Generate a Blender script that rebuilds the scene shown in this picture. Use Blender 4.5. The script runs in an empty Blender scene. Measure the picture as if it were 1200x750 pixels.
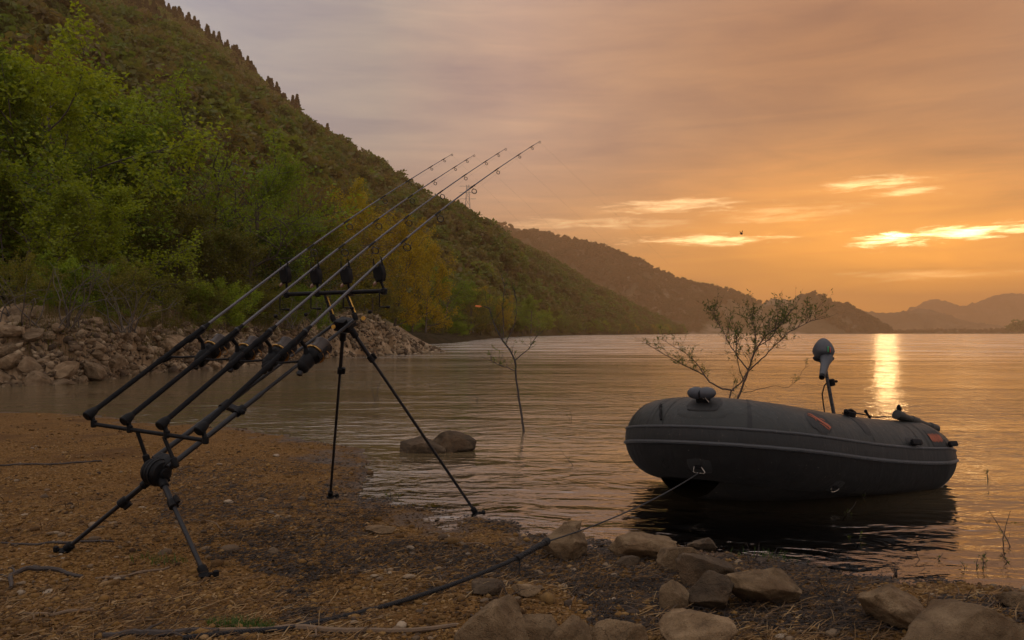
import bpy, bmesh, math, random
import numpy as np
from mathutils import Vector, Matrix, Euler

random.seed(7)
RNG = np.random.default_rng(11)
scene = bpy.context.scene
COL = scene.collection
R = math.radians

# ------------------------------------------------------------------ camera
HAZE = 3.0e-4
CAM_H, FPX, HORIZON = 1.10, 933.0, 390.5
PITCH = math.atan((HORIZON - 375.0) / FPX)
cam = bpy.data.cameras.new("camera")
cam.sensor_width = 36.0
cam.lens = 36.0 * FPX / 1200.0
cam.clip_start = 0.05
cam.clip_end = 20000
camo = bpy.data.objects.new("camera", cam)
COL.objects.link(camo)
camo.location = (0, 0, CAM_H)
camo.rotation_euler = (math.pi / 2 + PITCH, 0, 0)
scene.camera = camo

# ------------------------------------------------------------------ view
scene.view_settings.view_transform = 'Standard'
scene.view_settings.look = 'None'
scene.view_settings.exposure = 0.1
scene.view_settings.gamma = 1.0
scene.cycles.max_bounces = 8
scene.cycles.transparent_max_bounces = 12
scene.cycles.volume_bounces = 1
scene.cycles.sample_clamp_indirect = 6.0
scene.cycles.use_denoising = True

# ------------------------------------------------------------------ sun + sky
SUN_AZ, SUN_EL = R(25.2), R(4.9)       # azimuth clockwise from +Y
sun = bpy.data.lights.new("sun", 'SUN')
sun.energy = .026
sun.angle = R(1.4)
sun.color = (1.0, 0.60, 0.26)
suno = bpy.data.objects.new("sun", sun)
COL.objects.link(suno)
sdir = Vector((math.sin(SUN_AZ) * math.cos(SUN_EL), math.cos(SUN_AZ) * math.cos(SUN_EL), math.sin(SUN_EL)))
suno.rotation_euler = sdir.to_track_quat('Z', 'Y').to_euler()
suno.location = (30, 60, 40)

def build_world():
    w = bpy.data.worlds.new("World")
    scene.world = w
    w.use_nodes = True
    nt = w.node_tree
    nt.nodes.clear()
    N = nt.nodes.new
    L = nt.links.new
    out = N('ShaderNodeOutputWorld')
    bg = N('ShaderNodeBackground')
    L(bg.outputs[0], out.inputs[0])
    tc = N('ShaderNodeTexCoord')
    sep = N('ShaderNodeSeparateXYZ')
    L(tc.outputs['Generated'], sep.inputs[0])

    def m(op, a, b=None, c=None, clamp=False):
        n = N('ShaderNodeMath'); n.operation = op; n.use_clamp = clamp
        for i, v in enumerate((a, b, c)):
            if v is None: continue
            if isinstance(v, (int, float)): n.inputs[i].default_value = v
            else: L(v, n.inputs[i])
        return n.outputs[0]

    def mix(f, a, b, blend='MIX'):
        n = N('ShaderNodeMix'); n.data_type = 'RGBA'; n.blend_type = blend
        for s, v in ((n.inputs[0], f), (n.inputs[6], a), (n.inputs[7], b)):
            if isinstance(v, (int, float)): s.default_value = v
            elif isinstance(v, tuple): s.default_value = (*v, 1)
            else: L(v, s)
        return n.outputs[2]

    def ramp(f, stops):
        n = N('ShaderNodeValToRGB'); cr = n.color_ramp
        cr.elements[0].position = stops[0][0]; cr.elements[0].color = (*stops[0][1], 1)
        cr.elements[1].position = stops[-1][0]; cr.elements[1].color = (*stops[-1][1], 1)
        for p, c in stops[1:-1]:
            e = cr.elements.new(p); e.color = (*c, 1)
        L(f, n.inputs[0])
        return n.outputs[0]

    az = m('ARCTAN2', sep.outputs[0], sep.outputs[1])
    el = m('ARCSINE', sep.outputs[2])
    h = m('COSINE', m('SUBTRACT', az, SUN_AZ))
    h01 = m('MULTIPLY_ADD', h, 0.5, 0.5)
    # cloud deck seen away from / towards the sun, high and low in the sky
    high = ramp(h01, [(0.0, (.82, .77, .78)), (0.5, (.66, .62, .64)), (0.83, (.43, .42, .455)), (0.91, (.42, .355, .33)), (0.953, (.57, .37, .285)),
                      (0.987, (.46, .245, .15)), (1.0, (.42, .19, .095))])
    low = ramp(h01, [(0.0, (.66, .60, .58)), (0.5, (.56, .48, .45)), (0.83, (.44, .32, .28)), (0.93, (.66, .35, .19)), (0.975, (.92, .40, .11)),
                     (1.0, (1.65, .56, .012))])
    elv = m('DIVIDE', el, R(15.0))
    mr = N('ShaderNodeMapRange'); mr.interpolation_type = 'SMOOTHSTEP'
    L(el, mr.inputs[0]); mr.inputs[1].default_value = R(2); mr.inputs[2].default_value = R(15)
    base = mix(mr.outputs[0], low, high)
    # zenith gets greyer; it and the unseen side are brightened as fill light
    mz = N('ShaderNodeMapRange'); mz.interpolation_type = 'SMOOTHSTEP'
    L(el, mz.inputs[0]); mz.inputs[1].default_value = R(18); mz.inputs[2].default_value = R(60)
    base = mix(mz.outputs[0], base, (1.0, .93, .93))
    # the clear sky above the cloud deck
    sky = N('ShaderNodeTexSky'); sky.sky_type = 'NISHITA'; sky.sun_disc = False
    sky.sun_elevation = SUN_EL; sky.sun_rotation = SUN_AZ
    skys = mix(1.0, sky.outputs[0], (.08, .08, .08), 'MULTIPLY')
    base = mix(0.10, base, skys)
    # soft streaky undulation of the deck
    comb = N('ShaderNodeCombineXYZ')
    L(m('MULTIPLY', az, 3.0), comb.inputs[0]); L(m('MULTIPLY', el, 13.0), comb.inputs[1])
    n1 = N('ShaderNodeTexNoise'); n1.inputs['Scale'].default_value = 1.4; n1.inputs['Detail'].default_value = 6
    n1.inputs['Roughness'].default_value = .55; n1.inputs['Distortion'].default_value = .5
    L(comb.outputs[0], n1.inputs['Vector'])
    comb3 = N('ShaderNodeCombineXYZ')
    L(m('MULTIPLY', az, 3.2), comb3.inputs[0]); L(m('MULTIPLY', el, 34.0), comb3.inputs[1]); comb3.inputs[2].default_value = 4.0
    n3 = N('ShaderNodeTexNoise'); n3.inputs['Scale'].default_value = 1.5; n3.inputs['Detail'].default_value = 7
    n3.inputs['Roughness'].default_value = .6; n3.inputs['Distortion'].default_value = .8
    L(comb3.outputs[0], n3.inputs['Vector'])
    lowk = N('ShaderNodeMapRange'); L(el, lowk.inputs[0]); lowk.inputs[1].default_value = R(5); lowk.inputs[2].default_value = R(22); lowk.inputs[3].default_value = .75; lowk.inputs[4].default_value = .25
    streak = m('MULTIPLY', m('SUBTRACT', n3.outputs['Fac'], .5), lowk.outputs[0])
    und = m('ADD', m('MULTIPLY_ADD', n1.outputs['Fac'], 0.80, 0.60), streak)
    undc = N('ShaderNodeCombineColor')
    L(m('POWER', und, 1.1), undc.inputs[0]); L(m('POWER', und, 0.95), undc.inputs[1]); L(m('POWER', und, 0.4), undc.inputs[2])
    base = mix(1.0, base, undc.outputs[0], 'MULTIPLY')
    # ragged breaks in the deck where the low sun shines through
    comb2 = N('ShaderNodeCombineXYZ')
    L(m('MULTIPLY', az, 8.0), comb2.inputs[0]); L(m('MULTIPLY', el, 60.0), comb2.inputs[1])
    n2 = N('ShaderNodeTexNoise'); n2.inputs['Scale'].default_value = 2.3; n2.inputs['Detail'].default_value = 10
    n2.inputs['Roughness'].default_value = .68; n2.inputs['Distortion'].default_value = .35
    L(comb2.outputs[0], n2.inputs['Vector'])
    nz = m('SUBTRACT', n2.outputs['Fac'], 0.5)
    total = None; glow = None
    for (px, py, wx, wy, gain) in GAPS:
        a0 = math.atan((px - 600) / FPX)
        e0 = math.atan((HORIZON - py) / FPX * math.cos(a0))
        sa = wx / FPX * math.cos(a0) ** 2
        se = wy / FPX * math.cos(a0)
        da = m('DIVIDE', m('SUBTRACT', az, a0), sa)
        de = m('DIVIDE', m('SUBTRACT', el, e0), se)
        rr = m('ADD', m('MULTIPLY', da, da), m('MULTIPLY', de, de))
        g = m('EXPONENT', m('MULTIPLY', rr, -1.0))
        q = m('ADD', g, m('MULTIPLY', nz, 3.0))
        s = N('ShaderNodeMapRange'); s.interpolation_type = 'SMOOTHSTEP'
        L(q, s.inputs[0]); s.inputs[1].default_value = .32; s.inputs[2].default_value = 1.45
        halo = m('MULTIPLY', m('EXPONENT', m('MULTIPLY', m('ADD', m('MULTIPLY', m('MULTIPLY', da, da), .5), m('MULTIPLY', m('MULTIPLY', de, de), .14)), -1.0)), .042 * gain ** .5)
        glow = halo if glow is None else m('ADD', glow, halo)
        gg = m('MULTIPLY', m('MULTIPLY', s.outputs[0], m('MINIMUM', m('MULTIPLY', g, 2.6), 1.0)), gain)
        total = gg if total is None else m('ADD', total, gg)
    gcol = mix(1.0, (1.0, .72, .36), total, 'MULTIPLY')
    base = mix(1.0, base, gcol, 'ADD')
    base = mix(1.0, base, mix(1.0, (1.0, .48, .10), glow, 'MULTIPLY'), 'ADD')
    L(base, bg.inputs[0])
    bg.inputs[1].default_value = 1.0

#        px    py   wx  wy  gain
GAPS = [(1120, 273, 120, 9, 6.0), (1040, 281, 48, 10, 6.5), (1090, 322, 120, 7, .9),
        (830, 281, 100, 7, 2.6), (745, 262, 90, 8, .5), (790, 240, 95, 9, 1.1), (1020, 214, 75, 9, 1.5),
        (1070, 224, 42, 7, 1.2), (920, 250, 110, 12, .5), (650, 262, 80, 8, .5)]
build_world()

# ------------------------------------------------------------------ pixel helpers
_cp, _sp = math.cos(PITCH), math.sin(PITCH)
def ray(px, py):
    cx, cy = (px - 600.0) / FPX, (375.0 - py) / FPX
    return Vector((cx, _cp - cy * _sp, cy * _cp + _sp))
def at(px, py, D):
    """world point seen at photo pixel (px,py) at ground depth D (metres along +Y)"""
    r = ray(px, py)
    return Vector((r.x / r.y * D, D, CAM_H + r.z / r.y * D))
def gp(px, py, z=0.0):
    r = ray(px, py)
    t = (z - CAM_H) / r.z
    return Vector((r.x * t, r.y * t, z))

# ------------------------------------------------------------------ numpy noise
def _hash(ix, iy, iz, seed):
    n = (ix.astype(np.int64) * 374761393 + iy.astype(np.int64) * 668265263 + iz.astype(np.int64) * 2147483647 + seed * 974634777) & 0xffffffff
    n = ((n ^ (n >> 13)) * 1274126177) & 0xffffffff
    n = ((n ^ (n >> 16)) * 2246822519) & 0xffffffff
    return ((n ^ (n >> 15)) & 0xffffff) / float(0xffffff)
def vn(x, y, z=0.0, seed=0):
    x, y, z = np.broadcast_arrays(np.asarray(x, float), np.asarray(y, float), np.asarray(z, float))
    ix, iy, iz = np.floor(x), np.floor(y), np.floor(z)
    fx, fy, fz = x - ix, y - iy, z - iz
    u, v, w = (f * f * f * (f * (f * 6 - 15) + 10) for f in (fx, fy, fz))
    def c(a, b, d): return _hash(ix + a, iy + b, iz + d, seed)
    x00 = c(0,0,0) * (1-u) + c(1,0,0) * u; x10 = c(0,1,0) * (1-u) + c(1,1,0) * u
    x01 = c(0,0,1) * (1-u) + c(1,0,1) * u; x11 = c(0,1,1) * (1-u) + c(1,1,1) * u
    y0 = x00 * (1-v) + x10 * v; y1 = x01 * (1-v) + x11 * v
    return (y0 * (1-w) + y1 * w) * 2 - 1
def fbm(x, y, z=0.0, o=4, seed=0, gain=.5):
    s = 0; a = 1.0; f = 1.0; t = 0
    for i in range(o):
        s = s + a * vn(np.asarray(x) * f + i * 17.3, np.asarray(y) * f - i * 9.1, np.asarray(z) * f, seed + i)
        t += a; a *= gain; f *= 2.03
    return s / t

# ------------------------------------------------------------------ mesh helpers
def mesh_np(name, verts, faces, mats=(), smooth=True):
    """verts (n,3); faces (m,k) array or list of lists"""
    me = bpy.data.meshes.new(name)
    verts = np.asarray(verts, dtype=np.float32)
    if isinstance(faces, np.ndarray):
        m_, k = faces.shape
        me.vertices.add(len(verts)); me.vertices.foreach_set('co', verts.ravel())
        me.loops.add(m_ * k); me.loops.foreach_set('vertex_index', faces.astype(np.int32).ravel())
        me.polygons.add(m_)
        me.polygons.foreach_set('loop_start', np.arange(0, m_ * k, k, dtype=np.int32))
        me.polygons.foreach_set('loop_total', np.full(m_, k, dtype=np.int32))
        me.update(calc_edges=True)
        me.validate()
    else:
        me.from_pydata([tuple(v) for v in verts.tolist()], [], faces)
    if smooth:
        me.polygons.foreach_set('use_smooth', np.ones(len(me.polygons), dtype=bool))
    for mt in mats: me.materials.append(mt)
    return me

def link(name, me, parent=None, loc=None):
    o = bpy.data.objects.new(name, me)
    COL.objects.link(o)
    if parent is not None: o.parent = parent
    if loc is not None: o.location = loc
    return o
def empty(name, loc=(0,0,0)):
    o = bpy.data.objects.new(name, None); COL.objects.link(o); o.location = loc
    o.empty_display_size = .1
    return o
def tag(o, label=None, cat=None, group=None, kind=None):
    if label: o['label'] = label
    if cat: o['category'] = cat
    if group: o['group'] = group
    if kind: o['kind'] = kind
    return o

class MB:
    """collects shapes into one mesh"""
    def __init__(s): s.v = []; s.f = []
    def add(s, vs, fs):
        b = len(s.v); s.v.extend([Vector(v) for v in vs]); s.f.extend([[i + b for i in f] for f in fs]); return s
    def tube(s, pts, r, n=8, caps=True, flat=None):
        pts = [Vector(p) for p in pts]
        rs = list(r) if hasattr(r, '__len__') else [r] * len(pts)
        vs = []; fs = []
        t0 = (pts[1] - pts[0]).normalized()
        up = Vector((0, 0, 1)) if abs(t0.z) < .9 else Vector((1, 0, 0))
        a = t0.cross(up).normalized()
        for i, p in enumerate(pts):
            t = (pts[min(i+1, len(pts)-1)] - pts[max(i-1, 0)])
            if t.length < 1e-9: t = t0.copy()
            t.normalize()
            a = (a - t * a.dot(t))
            if a.length < 1e-6: a = t.orthogonal()
            a.normalize(); b = t.cross(a)
            for k in range(n):
                th = 2 * math.pi * k / n
                vs.append(p + (a * math.cos(th) + b * math.sin(th)) * rs[i])
        for i in range(len(pts) - 1):
            for k in range(n):
                k2 = (k + 1) % n
                fs.append([i*n+k, i*n+k2, (i+1)*n+k2, (i+1)*n+k])
        if caps:
            fs.append([k for k in range(n)][::-1]); fs.append([(len(pts)-1)*n + k for k in range(n)])
        return s.add(vs, fs)
    def lathe(s, origin, axis, prof, n=16):
        """prof: list of (distance along axis, radius)"""
        o = Vector(origin); ax = Vector(axis).normalized()
        a = ax.orthogonal().normalized(); b = ax.cross(a)
        vs = []; fs = []
        for (d, r) in prof:
            for k in range(n):
                th = 2 * math.pi * k / n
                vs.append(o + ax * d + (a * math.cos(th) + b * math.sin(th)) * max(r, 1e-4))
        for i in range(len(prof) - 1):
            for k in range(n):
                k2 = (k+1) % n
                fs.append([i*n+k, i*n+k2, (i+1)*n+k2, (i+1)*n+k])
        fs.append([k for k in range(n)][::-1]); fs.append([(len(prof)-1)*n + k for k in range(n)])
        return s.add(vs, fs)
    def box(s, c, ax, ay, az, hx, hy, hz, taper=1.0):
        """oriented box, chamfered corners through an extra ring"""
        c = Vector(c); vs = []
        for (sz, k) in ((-1, 1.0), (-.86, 1.0), (.86, taper), (1, taper)):
            inn = .88 if abs(sz) == 1 else 1.0
            ch = .82
            for (x, y) in ((ch,1),(1,ch),(1,-ch),(ch,-1),(-ch,-1),(-1,-ch),(-1,ch),(-ch,1)):
                vs.append(c + ax * (x*hx*inn*k) + ay * (y*hy*inn*k) + az * (sz*hz))
        fs = []
        for i in range(3):
            for k in range(8):
                k2 = (k+1) % 8
                fs.append([i*8+k, i*8+k2, (i+1)*8+k2, (i+1)*8+k])
        fs.append(list(range(8))[::-1]); fs.append([24+k for k in range(8)])
        return s.add(vs, fs)
    def ball(s, c, ax, ay, az, rx, ry, rz, nu=12, nv=8, fn=None):
        c = Vector(c); vs = []; fs = []
        for i in range(nv + 1):
            ph = -math.pi/2 + math.pi * i / nv
            for k in range(nu):
                th = 2*math.pi*k/nu
                x, y, z = math.cos(ph)*math.cos(th), math.cos(ph)*math.sin(th), math.sin(ph)
                if fn: x, y, z = fn(x, y, z)
                vs.append(c + ax*(x*rx) + ay*(y*ry) + az*(z*rz))
        for i in range(nv):
            for k in range(nu):
                k2 = (k+1) % nu
                fs.append([i*nu+k, i*nu+k2, (i+1)*nu+k2, (i+1)*nu+k])
        return s.add(vs, fs)
    def ring(s, c, n_, R_, r_, n=20, m_=6, a0=0, a1=2*math.pi):
        c = Vector(c); n_ = Vector(n_).normalized(); a = n_.orthogonal().normalized(); b = n_.cross(a)
        full = abs(a1 - a0 - 2*math.pi) < 1e-6
        pts = [c + (a*math.cos(a0+(a1-a0)*i/n) + b*math.sin(a0+(a1-a0)*i/n))*R_ for i in range(n+1)]
        return s.tube(pts, r_, m_, caps=not full)
    def build(s, name, mat, parent=None, smooth=True, local=None, auto=True):
        me = bpy.data.meshes.new(name)
        me.from_pydata([tuple(v) for v in s.v], [], s.f)
        bm = bmesh.new(); bm.from_mesh(me)
        bmesh.ops.remove_doubles(bm, verts=bm.verts, dist=1e-6)
        bmesh.ops.recalc_face_normals(bm, faces=bm.faces)
        if smooth:
            for f in bm.faces: f.smooth = True
            if auto:
                for e in bm.edges:
                    if len(e.link_faces) == 2 and e.calc_face_angle(0) > R(38): e.smooth = False
        bm.to_mesh(me); bm.free()
        me.materials.append(mat)
        return link(name, me, parent)

X, Y, Z = Vector((1,0,0)), Vector((0,1,0)), Vector((0,0,1))

# ------------------------------------------------------------------ materials
class NT:
    def __init__(s, name):
        s.mat = bpy.data.materials.new(name); s.mat.use_nodes = True
        s.nt = s.mat.node_tree; s.nt.nodes.clear()
        s.out = s.N('ShaderNodeOutputMaterial')
    def N(s, t): return s.nt.nodes.new(t)
    def L(s, a, b): s.nt.links.new(a, b)
    def set(s, sock, v):
        if isinstance(v, (int, float)): sock.default_value = v
        elif isinstance(v, tuple): sock.default_value = (*v, 1) if len(v) == 3 and sock.type == 'RGBA' else v
        else: s.L(v, sock)
    def math(s, op, a, b=0.0, clamp=False):
        n = s.N('ShaderNodeMath'); n.operation = op; n.use_clamp = clamp
        s.set(n.inputs[0], a); s.set(n.inputs[1], b); return n.outputs[0]
    def mix(s, f, a, b, blend='MIX'):
        n = s.N('ShaderNodeMix'); n.data_type = 'RGBA'; n.blend_type = blend
        s.set(n.inputs[0], f); s.set(n.inputs[6], a); s.set(n.inputs[7], b); return n.outputs[2]
    def mapr(s, v, a, b, c=0.0, d=1.0, smooth=True):
        n = s.N('ShaderNodeMapRange')
        if smooth: n.interpolation_type = 'SMOOTHSTEP'
        s.set(n.inputs[0], v)
        for i, q in zip((1, 2, 3, 4), (a, b, c, d)): n.inputs[i].default_value = q
        return n.outputs[0]
    def coord(s, which='Object'):
        return s.N('ShaderNodeTexCoord').outputs[which]
    def pos(s): return s.N('ShaderNodeNewGeometry').outputs['Position']
    def noise(s, vec, scale, detail=4, rough=.55, dist=0, out='Fac', dims='3D'):
        n = s.N('ShaderNodeTexNoise'); n.noise_dimensions = dims
        s.L(vec, n.inputs['Vector'])
        n.inputs['Scale'].default_value = scale; n.inputs['Detail'].default_value = detail
        n.inputs['Roughness'].default_value = rough; n.inputs['Distortion'].default_value = dist
        return n.outputs[out]
    def vor(s, vec, scale, feature='F1', out='Distance'):
        n = s.N('ShaderNodeTexVoronoi'); n.feature = feature
        s.L(vec, n.inputs['Vector']); n.inputs['Scale'].default_value = scale
        return n.outputs[out]
    def scale(s, vec, v):
        n = s.N('ShaderNodeMapping'); s.L(vec, n.inputs[0]); n.inputs['Scale'].default_value = v; return n.outputs[0]
    def ramp(s, f, stops):
        n = s.N('ShaderNodeValToRGB'); cr = n.color_ramp
        cr.elements[0].position = stops[0][0]; cr.elements[0].color = (*stops[0][1], 1)
        cr.elements[1].position = stops[-1][0]; cr.elements[1].color = (*stops[-1][1], 1)
        for p, c in stops[1:-1]:
            e = cr.elements.new(p); e.color = (*c, 1)
        s.L(f, n.inputs[0]); return n.outputs[0]
    def bump(s, h, dist, strength=1.0, normal=None):
        n = s.N('ShaderNodeBump'); s.L(h, n.inputs['Height'])
        n.inputs['Distance'].default_value = dist; n.inputs['Strength'].default_value = strength
        if normal is not None: s.L(normal, n.inputs['Normal'])
        return n.outputs[0]
    def principled(s, color, rough=.6, metal=0.0, normal=None, spec=.5):
        p = s.N('ShaderNodeBsdfPrincipled')
        s.set(p.inputs['Base Color'], color); s.set(p.inputs['Roughness'], rough)
        p.inputs['Metallic'].default_value = metal
        s.set(p.inputs['Specular IOR Level'], spec)
        if normal is not None: s.L(normal, p.inputs['Normal'])
        return p.outputs[0]
    def done(s, sh):
        s.L(sh, s.out.inputs[0]); return s.mat
    def rnd(s): return s.N('ShaderNodeObjectInfo').outputs['Random']

def simple(name, col, rough=.5, metal=0, var=.25, scale=40, bump=.0006, spec=.5):
    m = NT(name); c = m.coord('Object')
    n = m.noise(c, scale, 4)
    dark = tuple(x * (1 - var) for x in col); lite = tuple(x * (1 + var) for x in col)
    cc = m.mix(n, dark, lite)
    n2 = m.noise(c, scale * .12, 3)
    cc = m.mix(m.mapr(n2, .52, .75, 0, .35), cc, tuple(min(1, x * 1.3 + .010) for x in col))
    ro = m.mapr(n, .3, .7, max(.05, rough - .08), min(1, rough + .1))
    b = m.bump(m.noise(c, scale * 6, 2), bump, .6)
    return m.done(m.principled(cc, ro, metal, b, spec))

def foliage(name, cols, patch=.25, trans=.48, rw=.22, fine_lo=.6):
    m = NT(name); p = m.pos()
    big = m.noise(p, patch, 2)
    mid = m.noise(p, patch * 6, 2)
    f = m.math('ADD', m.math('MULTIPLY', big, .56 - rw * .5), m.math('ADD', m.math('MULTIPLY', mid, .46 - rw * .5), m.math('MULTIPLY', m.rnd(), rw)))
    n = len(cols)
    c = m.ramp(f, [(.30 + .42 * i / (n - 1), k) for i, k in enumerate(cols)])
    fine = m.noise(p, patch * 60, 1)
    c = m.mix(m.mapr(fine, .35, .65, 0, 1), m.mix(1.0, c, (fine_lo, fine_lo + .02, fine_lo), 'MULTIPLY'), c)
    d = m.N('ShaderNodeBsdfDiffuse'); m.L(c, d.inputs[0])
    t = m.N('ShaderNodeBsdfTranslucent'); m.L(m.mix(1.0, c, (1.25, 1.15, .6), 'MULTIPLY'), t.inputs[0])
    g = m.N('ShaderNodeBsdfGlossy'); g.inputs['Roughness'].default_value = .5
    g.inputs[0].default_value = (.5, .5, .5, 1)
    a = m.N('ShaderNodeMixShader'); a.inputs[0].default_value = trans
    m.L(d.outputs[0], a.inputs[1]); m.L(t.outputs[0], a.inputs[2])
    b = m.N('ShaderNodeMixShader'); b.inputs[0].default_value = .03
    m.L(a.outputs[0], b.inputs[1]); m.L(g.outputs[0], b.inputs[2])
    return m.done(b.outputs[0])

MAT = {}
MAT['leaf_bright'] = foliage('leaf_bright', [(.16, .20, .010), (.24, .30, .016), (.32, .37, .024)])
MAT['leaf_green'] = foliage('leaf_green', [(.11, .155, .010), (.17, .245, .016), (.25, .31, .024)])
MAT['leaf_olive'] = foliage('leaf_olive', [(.10, .10, .014), (.135, .13, .018), (.18, .165, .022)])
MAT['leaf_yellow'] = foliage('leaf_yellow', [(.28, .20, .010), (.40, .28, .012), (.34, .28, .016)])
MAT['leaf_dark'] = foliage('leaf_dark', [(.035, .055, .008), (.055, .085, .010), (.075, .11, .014)])
MAT['leaf_brown'] = foliage('leaf_brown', [(.14, .095, .03), (.17, .115, .03), (.15, .14, .025)])
MAT['hill_leaf'] = foliage('hill_leaf', [(.10, .145, .028), (.12, .145, .032), (.145, .130, .044), (.155, .115, .048), (.11, .155, .030), (.17, .20, .036)], patch=.018, rw=.34, fine_lo=.8)
MAT['far_leaf'] = foliage('far_leaf', [(.06, .065, .03), (.08, .075, .035), (.12, .085, .045), (.08, .08, .03)], patch=.006)
MAT['conifer'] = foliage('conifer', [(.030, .036, .014), (.040, .044, .018), (.050, .050, .022)], patch=.03, trans=.1)
MAT['sapling_leaf'] = foliage('sapling_leaf', [(.06, .085, .015), (.10, .13, .02), (.15, .17, .03)], patch=2)
MAT['orange_leaf'] = simple('orange_leaf', (.55, .14, .02), .6, scale=60)
MAT['dry_grass'] = foliage('dry_grass', [(.14, .10, .04), (.20, .14, .06), (.26, .19, .09)], patch=3, trans=.2)
MAT['fresh_grass'] = foliage('fresh_grass', [(.04, .08, .012), (.06, .12, .02), (.09, .14, .03)], patch=4)
MAT['bark'] = simple('bark', (.065, .050, .038), .85, scale=14, var=.5, bump=.004)
MAT['bark_warm'] = simple('bark_warm', (.06, .036, .024), .8, scale=60, var=.4, bump=.001)
MAT['twig'] = simple('twig', (.13, .085, .05), .85, scale=50, var=.5, bump=.001)
MAT['twig_dark'] = simple('twig_dark', (.035, .025, .02), .8, scale=50, var=.5, bump=.001)

def ground_mat():
    m = NT('beach_gravel'); p = m.pos()
    sp = m.N('ShaderNodeSeparateXYZ'); m.L(p, sp.inputs[0])
    z = sp.outputs[2]
    fine = m.noise(p, 90, 5, .6)
    cells = m.vor(p, 110, 'F1', 'Color')
    cs = m.N('ShaderNodeSeparateColor'); m.L(cells, cs.inputs[0])
    grain = m.ramp(cs.outputs[0], [(0, (.055, .026, .007)), (.3, (.12, .062, .015)), (.6, (.19, .100, .025)), (.85, (.25, .14, .048)), (1, (.33, .22, .12))])
    fines = m.mix(fine, (.042, .020, .007), (.13, .06, .016))
    c = m.mix(.55, fines, grain)
    big = m.noise(p, 1.3, 5, .6)
    c = m.mix(m.mapr(big, .48, .66, 0, .75), c, m.mix(fine, (.045, .024, .011), (.11, .055, .02)))
    # damp, silty strip that the lake wets
    zz = m.math('ADD', z, m.math('MULTIPLY', m.math('SUBTRACT', m.noise(p, 3.5, 5, .65), .5), .09))
    wet = m.mapr(zz, -.006, .030, 1, 0)
    c = m.mix(m.math('MULTIPLY', wet, .88), c, m.mix(fine, (.018, .010, .006), (.050, .028, .015)))
    deep = m.mapr(z, -.9, -.08, 1, 0)  # bed colour darkened with depth, standing in for light lost in the water
    c = m.mix(deep, c, (.018, .016, .009))
    ro = m.mapr(wet, 0, 1, .95, .38, False)
    h = m.math('ADD', m.math('MULTIPLY', fine, .6), m.math('MULTIPLY', m.vor(p, 110), 1.2))
    b = m.bump(h, .006, .9)
    return m.done(m.principled(c, ro, 0, b, m.mapr(wet, 0, 1, .10, .28, False)))
MAT['ground'] = ground_mat()

def tint_mat(name, stops, rough=.9, bumpscale=200, wetz=True):
    m = NT(name); a = m.N('ShaderNodeAttribute'); a.attribute_name = 'tint'
    c = m.ramp(a.outputs['Fac'], stops); p = m.pos()
    c = m.mix(m.noise(p, bumpscale, 3), m.mix(1.0, c, (.6, .6, .6), 'MULTIPLY'), c)
    c = m.mix(m.mapr(m.noise(p, 1.7, 6, .68), .46, .62, 0, .8), c, m.mix(1.0, c, (.38, .36, .36), 'MULTIPLY'))
    sp = m.N('ShaderNodeSeparateXYZ'); m.L(p, sp.inputs[0])
    ro = rough
    if wetz:
        zz = m.math('ADD', sp.outputs[2], m.math('MULTIPLY', m.math('SUBTRACT', m.noise(p, 3.5, 5, .65), .5), .09))
        wet = m.mapr(zz, -.006, .030, 1, 0)
        c = m.mix(m.math('MULTIPLY', wet, .7), c, m.mix(1.0, c, (.25, .22, .22), 'MULTIPLY'))
        ro = m.mapr(wet, 0, 1, rough, .45, False)
    return m.done(m.principled(c, ro, 0, m.bump(m.noise(p, bumpscale, 3), .002), .3))
MAT['pebble'] = tint_mat('pebble', [(0, (.04, .018, .007)), (.25, (.12, .060, .014)), (.55, (.20, .105, .026)), (.8, (.27, .155, .048)), (.95, (.34, .22, .11)), (1, (.42, .32, .21))])
MAT['stone'] = tint_mat('stone', [(0, (.05, .032, .020)), (.3, (.13, .085, .048)), (.6, (.21, .145, .085)), (.85, (.30, .22, .14)), (1, (.38, .30, .21))])
MAT['rubble'] = tint_mat('rubble', [(0, (.06, .038, .022)), (.35, (.15, .10, .058)), (.7, (.24, .17, .10)), (1, (.36, .27, .17))], .95, 30, False)
MAT['litter'] = tint_mat('litter', [(0, (.03, .018, .010)), (.35, (.10, .055, .022)), (.7, (.22, .12, .045)), (1, (.34, .23, .11))])
MAT['debris'] = tint_mat('debris', [(0, (.012, .009, .008)), (.5, (.030, .020, .014)), (.85, (.06, .038, .022)), (1, (.12, .08, .05))], .85)

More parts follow.
